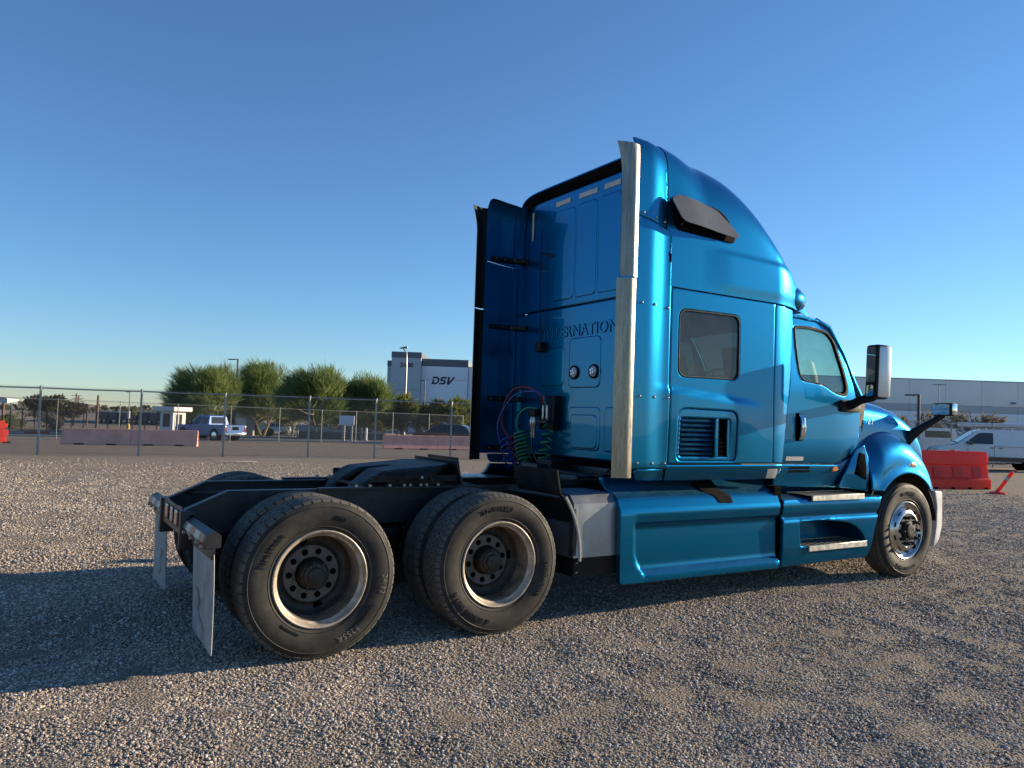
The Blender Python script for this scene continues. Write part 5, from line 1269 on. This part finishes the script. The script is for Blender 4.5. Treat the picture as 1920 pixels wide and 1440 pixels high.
for px, top, D, wpx, seed, lab in ((1822, 764, 62, 42, 41, 'sparse grey-green tree behind the white vans'), (1745, 772, 66, 26, 42, 'thin bare-looking tree between the truck hood and the hood mirror'), (1690, 775, 70, 24, 43, 'sparse tree glimpsed above the truck hood')):
    h = H_(px, top, D); tree('mesquite_tree', lab, T_(px, 830, D), h, wpx / 1445 * D, h * .42, 'leaf_grey', 'bark_dark', seed, 330, (.38, .035), 4, cz=h * .55, up=.3)
def round_shrub(label, px, top, bot, wpx, D, seed):
    rg = random.Random(seed); b = T_(px, bot, D); h = (bot - top) / 1445 * D; r = wpx / 2 / 1445 * D; t = thing('round_shrub', label, 'shrub', b, 0, 'clipped round shrubs')
    m = MB(); m.tube([(0, 0, -.05), (.03, 0, h * .5)], .05, 6); m.build('stem', 'bark_dark', t); c = MB()
    for i in range(700):
        v = Vector((rg.gauss(0, 1), rg.gauss(0, 1), rg.gauss(0, 1))).normalized(); p = Vector((v.x * r, v.y * r, h * .52 + v.z * h * .5)) * rg.uniform(.86, 1.03); s = Vector((rg.gauss(0, 1), rg.gauss(0, 1), rg.gauss(0, 1))).normalized() * .16; u = s.cross(v).normalized() * .10
        c.add([p - s, p + u, p + s, p - u], [(0, 1, 2, 3)])
    c.build('crown', 'leaf_shrub', t, False)
for i, (px, top, bot, w, D, lab) in enumerate(((479, 795, 815, 15, 99, 'clipped round shrub beside the monument sign pillar'), (502, 801, 817, 20, 96, 'wider clipped round shrub right of the monument sign'), (634, 804, 813, 15, 92, 'low clipped shrub under the white sign board'), (653, 804, 813, 13, 92, 'low clipped shrub at the right end of the white sign board'), (698, 806, 814, 12, 92, 'low clipped shrub near the bollards'))): round_shrub(lab, px, top, bot, w, D, 50 + i)
pm = thing('palm_tree', 'small distant palm beside the thin light pole', 'palm', T_(246, 802, 130)); hh = H_(246, 768, 130)
MB().tube([(0, 0, 0), (.05, 0, hh * .5), (0, 0, hh)], [.22, .18, .16], 8).build('trunk', 'bark_dark', pm)
fr = MB()
for k in range(26):
    a = k * 2.4; e = .9 - (k % 5) * .35; d = Vector((cos(a), sin(a), 0)); prev = Vector((0, 0, hh))
    for i in range(4): q = prev + (d * cos(e) + Vector((0, 0, sin(e)))) * .35; n = Vector((-d.y, d.x, 0)) * .10; fr.add([prev - n, prev + n, q + n, q - n], [(0, 1, 2, 3)]); prev = q; e -= .45
fr.build('crown', 'leaf_shrub', pm, False)
# far tree line along the horizon
rg = random.Random(9); fm = MB()
for i in range(2600):
    px = rg.uniform(-150, 2100); D = rg.uniform(330, 420); p = at(px, 780, D); hgt = 3.2 + 2.2 * mnoise.noise(Vector((px * .012, 0, 0))) + 1.0 * mnoise.noise(Vector((px * .06, 5, 0)))
    z = -1.7 + rg.random() * max(1.2, hgt); s = Vector((rg.gauss(0, 1), rg.gauss(0, 1), rg.gauss(0, .6))).normalized() * rg.uniform(.8, 1.6); u = Vector((0, 0, rg.uniform(.6, 1.3))) + _r * rg.gauss(0, .4)
    c = Vector((p.x, p.y, z)); fm.add([c - s, c - u, c + s, c + u], [(0, 1, 2, 3)])
tag(fm.build('distant_trees', 'leaf_far', None, False), 'low hazy line of trees along the horizon', 'trees', kind='stuff')

# ------------------------------------------------------------------ poles and lamps
def lamp_post(label, px, top, D, arm, mat, r, group=None, bent=False):
    b = T_(px, 815, D); h = H_(px, top, D); t = thing('street_lamp', label, 'street lamp', b, 0, group)
    MB().lathe([(r * 2.2, 0), (r * 2.2, .5), (r * 1.1, .55)], (0, 0, 0), 10, 'Z').build('base', 'concrete', t)
    MB().tube([(0, 0, 0), (0, 0, h * .5), (0, 0, h)] if not bent else [(0, 0, 0), (0, 0, h * .8), -_r * .05 + Vector((0, 0, h * .95)), -_r * .5 + Vector((0, 0, h))], [r * 1.25, r * 1.1, r] if not bent else [r * 1.3, r, r * .8, r * .6], 8).build('pole', mat, t)
    for a in arm:
        s = 1 if a > 0 else -1
        MB().tube([(0, 0, h - .08), _r * a * .5 + Vector((0, 0, h - .04)), _r * a + Vector((0, 0, h - .04))], .05, 6).build('arm', mat, t)
        hd = MB(); c = _r * (a + .25 * s) + Vector((0, 0, h - .06)); M = Matrix.Translation(c) @ Matrix.Rotation(math.atan2(_r.y, _r.x), 4, 'Z'); hd.box(-.38, .38, -.16, .16, -.06, .05, .03, M); ho = hd.build('lamp_head', mat, t)
        MB().box(-.30, .30, -.13, .13, -.075, -.058, 0, M).build('lens', 'lamp_clear', ho)
    return t
lamp_post('black street lamp with one arm rising above the feathery trees', 439, 672, 90, (-.5,), 'steel_dark', .10)
lamp_post('tall pale grey lamp post in front of the numbered warehouse tower', 757, 652, 92, (), 'galvanised', .12, bent=True)
lp = bpy.data.objects['street_lamp.001']; hh = H_(757, 652, 92); MB().tube([-_r * .9 + Vector((0, 0, hh)), Vector((0, 0, hh + .12)), _r * .1 + Vector((0, 0, hh))], [.06, .16, .05], 8).build('lamp_head', 'galvanised', lp)
lamp_post('slim black lamp post below the large lettering', 793, 713, 120, (-.15,), 'steel_dark', .09)
lamp_post('black lamp post with one arm seen between the mirrors', 1722, 739, 62, (-.45,), 'steel_dark', .11)
fl = lamp_post('thin twin-headed floodlight pole before the right warehouse', 1760, 720, 110, (-.25, .25), 'galvanised', .06)
for px, top, D, lab in ((140, 737, 190, 'wooden utility pole with crossarms on the left horizon'), (144, 742, 200, 'shorter utility pole close to a taller one'), (181, 741, 120, 'plain dark pole right of the low canopy')):
    b = T_(px, 800, D); h = H_(px, top, D); t = thing('utility_pole', lab, 'utility pole', b); MB().tube([(0, 0, 0), (0, 0, h)], [.22, .16], 8).build('pole', 'wood_pole', t)
    if D > 150:
        for z in (h - .6, h - 1.5): MB().box(-1.2, 1.2, -.07, .07, z - .07, z + .07).build('crossarm', 'wood_pole', t)
b = T_(240, 802, 100); h = H_(240, 735, 100); t = thing('light_pole', 'thin grey light pole with white and yellow base', 'light pole', b)
MB().tube([(0, 0, 0), (0, 0, h)], [.09, .06], 8).build('pole', 'galvanised', t); MB().tube([(0, 0, 0), (0, 0, 1.0)], .2, 10).build('yellow_base', 'yellow_paint', t); MB().tube([(0, 0, 1.7), (0, 0, 2.6)], .16, 10).build('white_box', 'white_wall', t); MB().tube([(0, 0, h), -_r * .5 + Vector((0, 0, h + .02))], .05, 6).build('arm', 'galvanised', t)

# ------------------------------------------------------------------ buildings
RZ = math.atan2(_r.y, _r.x)
def tilt_building(label, px0, px1, D, top_px, rows, panel_w, depth, name='warehouse', extra=None):
    """wall of concrete panels standing square to the view; rows = [(z0,z1,material)]"""
    o = on_ground(at(px0, 800, D)); Lw = (px1 - px0) / 1445 * D; t = thing(name, label, 'building', o, RZ)
    ztop = rows[-1][1]
    MB().box(0, Lw, .25, depth, -.5, ztop - .05).build('core', 'joint_dark', t)
    n = max(1, round(Lw / panel_w)); me = {}
    for i in range(n):
        x0 = i * Lw / n + .03; x1 = (i + 1) * Lw / n - .03
        for k, (z0, z1, mt) in enumerate(rows):
            if k not in me: po = MB().box(0, x1 - x0, 0, .24, z0 + .02, z1 - .02, .015).build('wall_panel', mt, t); me[k] = po.data
            else: po = link('wall_panel', me[k], t)
            po.location = (x0, 0, 0)
    return t
# lettered warehouse
D1 = 160
def zz(y, px, D): return at(px, y, D).z + 1.65
bld = tilt_building('pale warehouse with dark roof band and large navy lettering', 786, 874, D1, 0, [(0, 4.5, 'tilt_white'), (4.5, zz(689, 830, D1) - 2.6, 'tilt_white'), (zz(689, 830, D1) - 2.6, zz(687, 830, D1), 'tilt_white'), (zz(687, 830, D1), zz(673, 830, D1), 'tilt_dark')], 10, 60)
Lm = 88 / 1445 * D1
tw = MB().box(-Lm * .625, 0, -1.2, 30, -.5, zz(671, 757, D1)).build('tower', 'tilt_grey', bld); MB().box(-Lm * .63, .08, -1.28, 30, zz(671, 757, D1) + .02, zz(660, 757, D1)).build('tower_band', 'tilt_dark', bld)
for z in (4.2, 8.6): MB().box(-Lm * .625, 0, -1.215, -1.1, z, z + .06).build('panel_joint', 'joint_dark', tw)
MB().box(-Lm * .76, -Lm * .625, 2, 30, -.5, zz(685, 725, D1)).build('wing', 'tilt_grey', bld); MB().box(-Lm * .765, -Lm * .625, 1.95, 30, zz(685, 725, D1) + .02, zz(674, 725, D1)).build('wing_band', 'tilt_dark', bld)
for k in range(6): MB().box(Lm + .05 + k * 9, Lm + 8.95 + k * 9, .4, 50, -.5, zz(687, 880, D1)).build('wall_panel', 'tilt_white', bld)
MB().box(-Lm * .625 - .0, 0, -.9, -.1, .0, 3.0).build('entrance', 'joint_dark', bld)
zc = zz(713.5, 827, D1); xc = 41.5 / 1445 * D1; sc = 11.5 / 1445 * D1
def letters(polys, par, mat, x0, z0, s, y=-.03, shear=.22):
    for k, (pl, holes) in enumerate(polys):
        o = panel('letter', [(x0 + (p[0] + shear * p[1]) * s, z0 + p[1] * s) for p in pl], lambda x, z: (x, y, z), mat, par, holes=[[(x0 + (p[0] + shear * p[1]) * s, z0 + p[1] * s) for p in h] for h in holes], th=(0, .05, 0), inset=0, roll=0, step=.6)
Dl = rpoly([(-1.75, -.5), (-.95, -.5), (-.62, -.2), (-.62, .2), (-.95, .5), (-1.85, .5), (-1.8, .27), (-1.05, .27), (-.9, .12), (-.9, -.12), (-1.05, -.27), (-1.42, -.27), (-1.42, .12), (-1.72, .12)], .05, 2)
Sl = rpoly([(-.52, -.5), (.28, -.5), (.48, -.34), (.48, -.08), (.3, .1), (-.18, .1), (-.18, .27), (.5, .27), (.55, .5), (-.3, .5), (-.48, .36), (-.48, .08), (-.3, -.1), (.2, -.1), (.2, -.27), (-.5, -.27)], .05, 2)
Vl = rpoly([(.66, .5), (.98, .5), (1.02, -.16), (1.5, .5), (1.85, .5), (1.12, -.5), (.74, -.5)], .03, 2)
letters([([(x * .80, z * 1.0) for x, z in q], []) for q in (Dl, Sl, Vl)], bld, 'logo_navy', xc, zc, 14.5 / 1445 * D1)
text('number_lettering', '5400', 1.35, lambda p: (-Lm * .30 + p.x, -1.26 - p.z, zz(685, 757, D1) + p.y), 'logo_navy', bld, extrude=.04, offset=.02)
# long warehouse at right
D2 = 140
def z2(y, px): return at(px, y, D2).z + 1.3
bw = tilt_building('long grey tilt-panel warehouse stretching behind the vans at right', 1500, 2180, D2, 0, [(0, z2(772, 1760), 'wh_low'), (z2(772, 1760), z2(759, 1760), 'wh_mid'), (z2(759, 1760), z2(712, 1760), 'wh_light')], 6.6, 60)
bw.location.z = -1.3; MB().box(0, 680 / 1445 * D2, -.06, .3, z2(712, 1760), z2(712, 1760) + .12).build('coping', 'joint_dark', bw)
MB().box(395 / 1445 * D2, 401 / 1445 * D2, -.6, 0, z2(758, 1900), z2(757, 1900) + .25).build('wall_light', 'joint_dark', bw)
# guard booth
o = on_ground(at(299, 815, 64)); bt = thing('guard_booth', 'small white guard booth with flat overhanging roof and dark windows', 'booth', o, RZ - .32)
MB().box(0, 1.3, 0, 1.45, 0, 2.25).build('wall', 'white_wall', bt); MB().box(-.45, 1.72, -.4, 1.75, 2.25, 2.62, .03).build('roof', 'white_wall', bt)
for k in range(7): MB().box(-.44 + k * .34, -.44 + k * .34 + .03, -.42, -.4, 2.26, 2.61).build('roof_seam', 'sticker_grey', bt)
w = MB().box(.28, 1.0, -.02, .04, .95, 2.05).build('window', 'glass_car', bt); MB().box(.22, 1.06, -.03, -.005, .88, .95).build('sill', 'white_wall', w); MB().box(.3, .9, -.03, 0, .35, .72).build('cooling_unit', 'sticker_grey', bt)
dr_ = MB().box(1.29, 1.33, .2, 1.1, .05, 2.1).build('door', 'white_wall', bt); MB().box(1.325, 1.34, .3, .57, .9, 2.0).build('pane', 'glass_car', dr_); MB().box(1.325, 1.34, .67, 1.0, .9, 2.0).build('pane', 'glass_car', dr_)
# monument sign
o = on_ground(at(438, 817, 97)); ms_ = thing('monument_sign', 'white monument sign panel with grey stone pillar', 'sign', o, RZ)
MB().box(0, 1.6, 0, .3, .2, 3.0).build('panel', 'white_wall', ms_); MB().box(1.55, 2.45, -.15, .5, 0, 3.1, .03).build('pillar', 'stone_wall', ms_); text('number_lettering', '5400', .42, lambda p: (.95 + p.x, -.02 - p.z, 2.65 + p.y), 'logo_navy', ms_, extrude=.015)
for k in range(7): MB().box(1.548, 2.452, -.155, -.1, .40 + k * .40, .415 + k * .40).build('stone_course', 'joint_dark', ms_)
# white sign board and low wall
o = on_ground(at(635, 815, 70)); sb_ = thing('sign_board', 'blank white sign board on a pale post', 'sign', o, RZ); zb = at(635, 797, 70).z - o.z; zt_ = at(635, 779, 70).z - o.z
MB().box(0, 28 / 1445 * 70, 0, .12, zb, zt_, .01).build('board', 'sign_white', sb_); MB().box(.25, .5, .12, .3, 0, zb + .2).build('post', 'concrete', sb_); MB().box(1.05, 1.2, .12, .25, 0, zb + .2).build('post', 'concrete', sb_)
o = on_ground(at(556, 820, 82)); lwl = thing('low_wall', 'low dark block wall with coping along the planting', 'wall', o, RZ)
Lw = 165 / 1445 * 82
for k in range(8): MB().box(k * Lw / 8 + .01, (k + 1) * Lw / 8 - .01, 0, .25, -.3, .78).build('wall_section', 'block_wall', lwl)
MB().box(-.03, Lw + .03, -.03, .28, .785, .86).build('coping', 'concrete', lwl)
o = on_ground(at(540, 822, 79)); hr = thing('handrail', 'short pale pipe handrail before the low wall', 'railing', o, RZ)
for z in (.55, 1.0): MB().tube([(0, 0, z), (2.0, 0, z)], .03, 6).build('rail', 'galvanised', hr)
for x in (0, 1.0, 2.0): MB().tube([(x, 0, 0), (x, 0, 1.0)], .03, 6).build('post', 'galvanised', hr)
for px, lab in ((686, 'pale rounded bollard right of the white sign board'), (676, 'darker bollard standing beside a pale one')):
    o = on_ground(at(px, 826, 74)); bo = thing('bollard', lab, 'bollard', o); MB().lathe([(.12, 0), (.12, 1.15), (.10, 1.25), (.001, 1.3)], (0, 0, 0), 12, 'Z').build('post', 'canopy_white' if px > 680 else 'block_wall', bo)
    MB().lathe([(.2, 0), (.2, .06), (.12, .08)], (0, 0, 0), 12, 'Z').build('foot', 'concrete', bo)
# carports
def carport(label, px0, px1, y0, y1, D, mat, edge):
    a = at(px0, y0, D); Lw = (px1 - px0) / 1445 * D; o = on_ground(a); t = thing('carport', label, 'canopy', o, RZ); z = a.z - o.z
    MB().add([(0, 0, z), (Lw, 0, z - (y1 - y0) / 1445 * D * .6), (Lw, 2, z - .1), (0, 2, z + .35), (0, 0, z + .22), (Lw, 0, z + .12), (Lw, 2, z + .1), (0, 2, z + .55)], [(0, 1, 5, 4), (4, 5, 6, 7), (3, 2, 1, 0), (1, 2, 6, 5), (2, 3, 7, 6), (3, 0, 4, 7)]).build('roof', mat, t)
    MB().tube([(0, -.03, z + .24), (Lw, -.03, z + .14)], .09, 6).build('edge', edge, t)
    for k in (.25, .8): MB().box(Lw * k - .1, Lw * k + .1, 1, 1.2, 0, z - .05).build('post', 'wood_pole', t)
carport('white-edged canopy roof at the left edge of the view', -80, 14, 746, 758, 86, 'canopy_white', 'canopy_white')
carport('low brown canopy roof behind the picket fence', 120, 166, 759, 766, 118, 'canopy_brown', 'canopy_brown')
# row of parked trailers far behind the fence
for k, px in enumerate((184, 201, 220, 241, 262, 279, 296)):
    w_ = (15, 17, 18, 14, 13, 14, 12)[k]; D = 140; o = on_ground(at(px, 800, D)); t = thing('parked_trailer', ('dark trailer at the left end of the far row', 'dark trailer second from the left end of the far row', 'dark trailer third from the left end of the far row', 'dark trailer in the middle of the far row, beside the palm', 'dark trailer third from the guard booth in the far row', 'dark trailer second from the guard booth in the far row', 'dark trailer nearest the guard booth in the far row')[k], 'trailer', o, RZ, 'dark trailers in a far row'); Lw = w_ / 1445 * D; hz = at(px, 772 + (k % 3), D).z - o.z
    MB().box(0, Lw, 0, 9, .7, hz, .03).build('body', 'trailer_dark', t); MB().box(-.02, Lw + .02, -.02, 9, hz + .003, hz + .12).build('roof_edge', 'sticker_grey', t)
    for x in (.2, Lw - .35): MB().cyl((x, .5, .45), .45, 0, .2, 'X', 14).build('wheel', 'car_tyre', t)

# ------------------------------------------------------------------ vehicles
def wheel_small(t, x, y, r, s, w=.24):
    m = MB().lathe([(r * .62, -w / 2), (r * .97, -w / 2), (r, -w * .3), (r, w * .3), (r * .97, w / 2), (r * .62, w / 2)], (x, y, r), 24); o = m.build('wheel', 'car_tyre', t)
    MB().lathe([(r * .66, 0), (r * .60, .03), (r * .2, .06), (.001, .06)], (x, y + s * w * .38, r), 20).build('rim', 'rim_alloy', o); bpy.data.objects[o.name].children[0].scale = (1, 1, 1)
def body_shell(t, name, low, up, wid, mat, tum=.14, ang=32):
    """car body from a side outline: low = lower body polygon, up = glasshouse polygon (x,z)"""
    m = MB().prism(low, -wid, wid); lo = m.build(name, mat, t, ang=ang)
    bm = bmesh.new(); bm.from_mesh(lo.data); bmesh.ops.bevel(bm, geom=[e for e in bm.edges if e.is_manifold and e.calc_face_angle(0) > .9], offset=.05, segments=2, affect='EDGES', clamp_overlap=True); bm.to_mesh(lo.data); bm.free(); lo.data.shade_smooth(); lo.data.set_sharp_from_angle(angle=radians(40))
    if up:
        z0 = min(z for x, z in up); z1 = max(z for x, z in up); v = []
        for s in (-1, 1): v += [(x, s * (wid - .04 - tum * (z - z0) / (z1 - z0)), z) for x, z in up]
        k = len(up); f = [tuple(range(k)), tuple(range(2 * k - 1, k - 1, -1))] + [(i, i + k, (i + 1) % k + k, (i + 1) % k) for i in range(k)]
        bm = bmesh.new(); bv = [bm.verts.new(p) for p in v]
        for q in f: bm.faces.new([bv[i] for i in q])
        bmesh.ops.recalc_face_normals(bm, faces=bm.faces[:]); bmesh.ops.bevel(bm, geom=bm.edges[:], offset=.035, segments=2, affect='EDGES', clamp_overlap=True); me = bpy.data.meshes.new('cab'); bm.to_mesh(me); bm.free(); me.materials.append(MATS[mat]); me.shade_smooth(); me.set_sharp_from_angle(angle=radians(40)); link('cab', me, lo)
    return lo
def side_win(par, poly, wid, tum, z0, z1, mat='glass_car', nm='side_window'):
    for s in (-1, 1): panel(nm, rpoly(poly, .05, 3), lambda x, z, s=s: (x, s * (wid - .04 - tum * (z - z0) / (z1 - z0) + .008), z), mat, par, th=(0, -s * .01, 0), flip=(s > 0), inset=0, roll=0, step=.4)
def arch(t, x, r, wid, par):
    for s in (-1, 1): MB().cyl((x, 0, r), r * 1.14, s * (wid - .30), s * (wid + .004), 'Y', 24).build('wheel_arch', 'hole_dark', par)
def quad(par, nm, mat, pts, th=.006): m = MB(); n = (Vector(pts[1]) - Vector(pts[0])).cross(Vector(pts[2]) - Vector(pts[0])).normalized() * th; m.add([Vector(p) + n for p in pts] + [Vector(p) for p in pts], [(0, 1, 2, 3), (0, 4, 5, 1), (1, 5, 6, 2), (2, 6, 7, 3), (3, 7, 4, 0)]); return m.build(nm, mat, par)
def pickup(label, loc, rz, paint, cap=False, lift=0):
    t = thing('pickup_truck', label, 'pickup', loc, rz); wd = .98
    low = [(-2.85, .50), (-2.85, 1.22), (-1.0, 1.22), (-.95, 1.20), (1.05, 1.18), (2.65, 1.10), (2.80, .95), (2.82, .45), (1.9, .40), (-1.2, .40)]
    up = [(-1.02, 1.17), (-.92, 1.82), (-.75, 1.90), (.25, 1.90), (.45, 1.85), (1.15, 1.17)]
    b = body_shell(t, 'body', low, up, wd, paint, .18); z0, z1 = 1.17, 1.90
    side_win(b, [(-.86, 1.25), (-.80, 1.76), (-.18, 1.80), (-.18, 1.25)], wd, .18, z0, z1); side_win(b, [(-.08, 1.25), (-.08, 1.80), (.28, 1.78), (.88, 1.25)], wd, .18, z0, z1)
    quad(b, 'rear_window', 'glass_car', [(-1.018, .66, 1.28), (-1.018, -.66, 1.28), (-.945, -.60, 1.78), (-.945, .60, 1.78)]); quad(b, 'windscreen', 'glass_car', [(1.09, -.74, 1.24), (1.09, .74, 1.24), (.50, .64, 1.82), (.50, -.64, 1.82)])
    for x in (-1.72, 1.80):
        arch(t, x, .40 + lift * .4, wd, b)
        for s in (-1, 1): wheel_small(t, x, s * (wd - .13), .40 + lift * .3, s, .28)
    tg = quad(b, 'tailgate', paint, [(-2.855, .80, .66), (-2.855, -.80, .66), (-2.855, -.80, 1.20), (-2.855, .80, 1.20)], .02); quad(tg, 'tailgate_badge', 'hole_dark', [(-2.88, .28, .85), (-2.88, -.28, .85), (-2.88, -.28, 1.10), (-2.88, .28, 1.10)])
    for s in (-1, 1): MB().box(-2.87, -2.78, s * .90 - .08, s * .90 + .08, .72, 1.16, .02).build('tail_lamp', 'lamp_red', b)
    MB().box(-3.0, -2.84, -.92, .92, .46, .64, .03).build('rear_bumper', 'chrome', b); MB().box(-2.6, -1.15, -.78, .78, 1.10, 1.225).build('bed_liner', 'hole_dark', b) if not cap else None
    for s in (-1, 1): MB().box(.62, .80, s * 1.14 - .12, s * 1.14 + .12, 1.18, 1.40, .03).build('mirror', 'car_black', b); MB().box(-.35, -.18, s * .985 - .015, s * .985 + .015, 1.02, 1.06).build('handle', 'car_black', b)
    for x in (-.13, .95): MB().box(x, x + .012, -wd - .003, wd + .003, .55, 1.17).build('door_seam', 'hole_dark', b)
    if cap:
        cp = MB().prism(rpoly([(-2.84, 1.225), (-2.70, 1.86), (-1.08, 1.86), (-1.03, 1.225)], .12, 4), -.90, .90).build('camper_shell', paint, t, ang=40)
        for s in (-1, 1): quad(cp, 'shell_window', 'glass_car', [(-2.5, s * .905, 1.35), (-1.3, s * .905, 1.35), (-1.3, s * .905, 1.70), (-2.45, s * .905, 1.70)][::-s])
    t.scale = (1, 1, 1); t.location.z += lift * .0
    return t
def van(label, loc, rz, rack=True, paint='car_white'):
    t = thing('cargo_van', label, 'van', loc, rz); wd = .92
    low = [(-2.35, .42), (-2.40, 1.0), (-2.36, 1.16), (1.30, 1.10), (2.05, 1.0), (2.36, .82), (2.40, .42), (1.7, .36), (-1.6, .36)]
    up = [(-2.37, 1.10), (-2.28, 1.74), (-2.1, 1.82), (.35, 1.82), (.60, 1.76), (1.52, 1.08)]
    b = body_shell(t, 'body', low, up, wd, paint, .10); z0, z1 = 1.1, 1.82
    side_win(b, [(.02, 1.16), (.02, 1.66), (.50, 1.66), (.62, 1.62), (1.15, 1.16)], wd, .10, z0, z1); quad(b, 'windscreen', 'glass_car', [(1.46, -.76, 1.15), (1.46, .76, 1.15), (.66, .68, 1.74), (.66, -.68, 1.74)])
    for x in (-1.45, 1.50):
        arch(t, x, .33, wd, b)
        for s in (-1, 1): wheel_small(t, x, s * (wd - .12), .33, s, .22)
    for s in (-1, 1):
        MB().box(-2.3, 2.3, s * .925 - .012, s * .925 + .012, .40, .60).build('sill_guard', 'car_black', b); MB().box(.86, 1.04, s * 1.03 - .09, s * 1.03 + .09, 1.12, 1.30, .03).build('mirror', 'car_black', b)
        for x in (.10, -.25): MB().box(x - .10, x + .06, s * .93 - .012, s * .93 + .012, .98, 1.015).build('handle', 'car_black', b)
        for x in (-.02, 1.02): MB().box(x, x + .012, s * .921 - .003, s * .921 + .003, .60, 1.10).build('door_seam', 'hole_dark', b)
        MB().box(-1.62, 0, s * .921 - .004, s * .921 + .004, 1.055, 1.07).build('slide_rail', 'hole_dark', b); MB().box(2.2, 2.38, s * .72 - .15, s * .72 + .15, .78, .95, .04).build('headlamp', 'lamp_clear', b)
    if rack:
        rk = MB()
        for x in (-1.8, -.7, .3): rk.tube([(x, -.78, 1.80), (x, -.78, 1.95), (x, .78, 1.95), (x, .78, 1.80)], .025, 6)
        for y in (-.78, .78): rk.tube([(-2.1, y, 1.93), (.5, y, 1.93)], .022, 6)
        r_ = rk.build('roof_rack', 'galvanised', t)
    return t
o = on_ground(at(392, 825, 58.5)); hd = Vector((-_r.x, -_r.y, 0)) * .86 + Vector((_f.x, _f.y, 0)) * .50
pickup('blue pickup truck driving away behind the pink barrier, tailgate in the sun', o, math.atan2(hd.y, hd.x), 'car_blue', lift=.1)
ray_r = Vector((.903, .429, 0)); left = Vector((-.429, .903, 0))
v1 = van('white cargo van with roof rack beside the red barrier at right', (35.85, 12.35, 0), math.atan2(left.y * .96, left.x * .96 - .25), True)
pickup('white pickup truck with camper shell between the truck fender and the white van', (38.9, 18.6, 0), math.atan2(left.y, left.x - .1), 'car_white', True)
van('white cargo van with pipes on its rack behind the fence', (45.2, 17.4, 0), math.atan2(left.y, left.x), True)
pt = thing('pipe_carrier', 'long white tubes carried on the rack of the far van', 'pipe', (45.2, 17.4, 1.99), math.atan2(left.y, left.x)); 
for y in (-.45, .45):
    MB().tube([(-2.6, y, .14), (1.2, y, .14)], .13, 12).build('tube', 'car_white', pt); MB().lathe([(.14, 1.15), (.14, 1.25), (.05, 1.3), (.001, 1.3)], (0, y, .14), 12, 'X').build('end_cap', 'car_black', pt)
def suv(label, loc, rz, paint):
    t = thing('parked_car', label, 'car', loc, rz); wd = .92
    low = [(-2.3, .45), (-2.35, .95), (1.0, .98), (2.2, .88), (2.32, .6), (2.3, .4), (-1.9, .36)]; up = [(-2.3, .93), (-1.95, 1.45), (-1.5, 1.60), (.1, 1.60), (.4, 1.55), (1.25, .95)]
    b = body_shell(t, 'body', low, up, wd, paint, .2); side_win(b, [(-1.9, 1.03), (-1.55, 1.48), (-.5, 1.50), (-.5, 1.03)], wd, .2, .93, 1.6); side_win(b, [(-.42, 1.03), (-.42, 1.50), (.15, 1.49), (.95, 1.03)], wd, .2, .93, 1.6)
    quad(b, 'rear_window', 'glass_car', [(-2.23, .62, 1.05), (-2.23, -.62, 1.05), (-1.97, -.58, 1.43), (-1.97, .58, 1.43)])
    for s in (-1, 1): MB().box(-2.37, -2.2, s * .78 - .12, s * .78 + .12, .80, 1.05, .03).build('tail_lamp', 'lamp_red', b)
    for x in (-1.4, 1.4):
        for s in (-1, 1): wheel_small(t, x, s * (wd - .11), .35, s, .22)
    return t
o = on_ground(at(832, 822, 60)); suv('dark car showing its roof and red tail lamp above the pink barrier', o + Vector((0, 0, .0)), math.atan2(-_r.y + .2 * _f.y, -_r.x + .2 * _f.x), 'car_black')
o = on_ground(at(513, 806, 112)); suv('white car parked under the feathery trees', o, math.atan2(-_r.y, -_r.x), 'car_white')
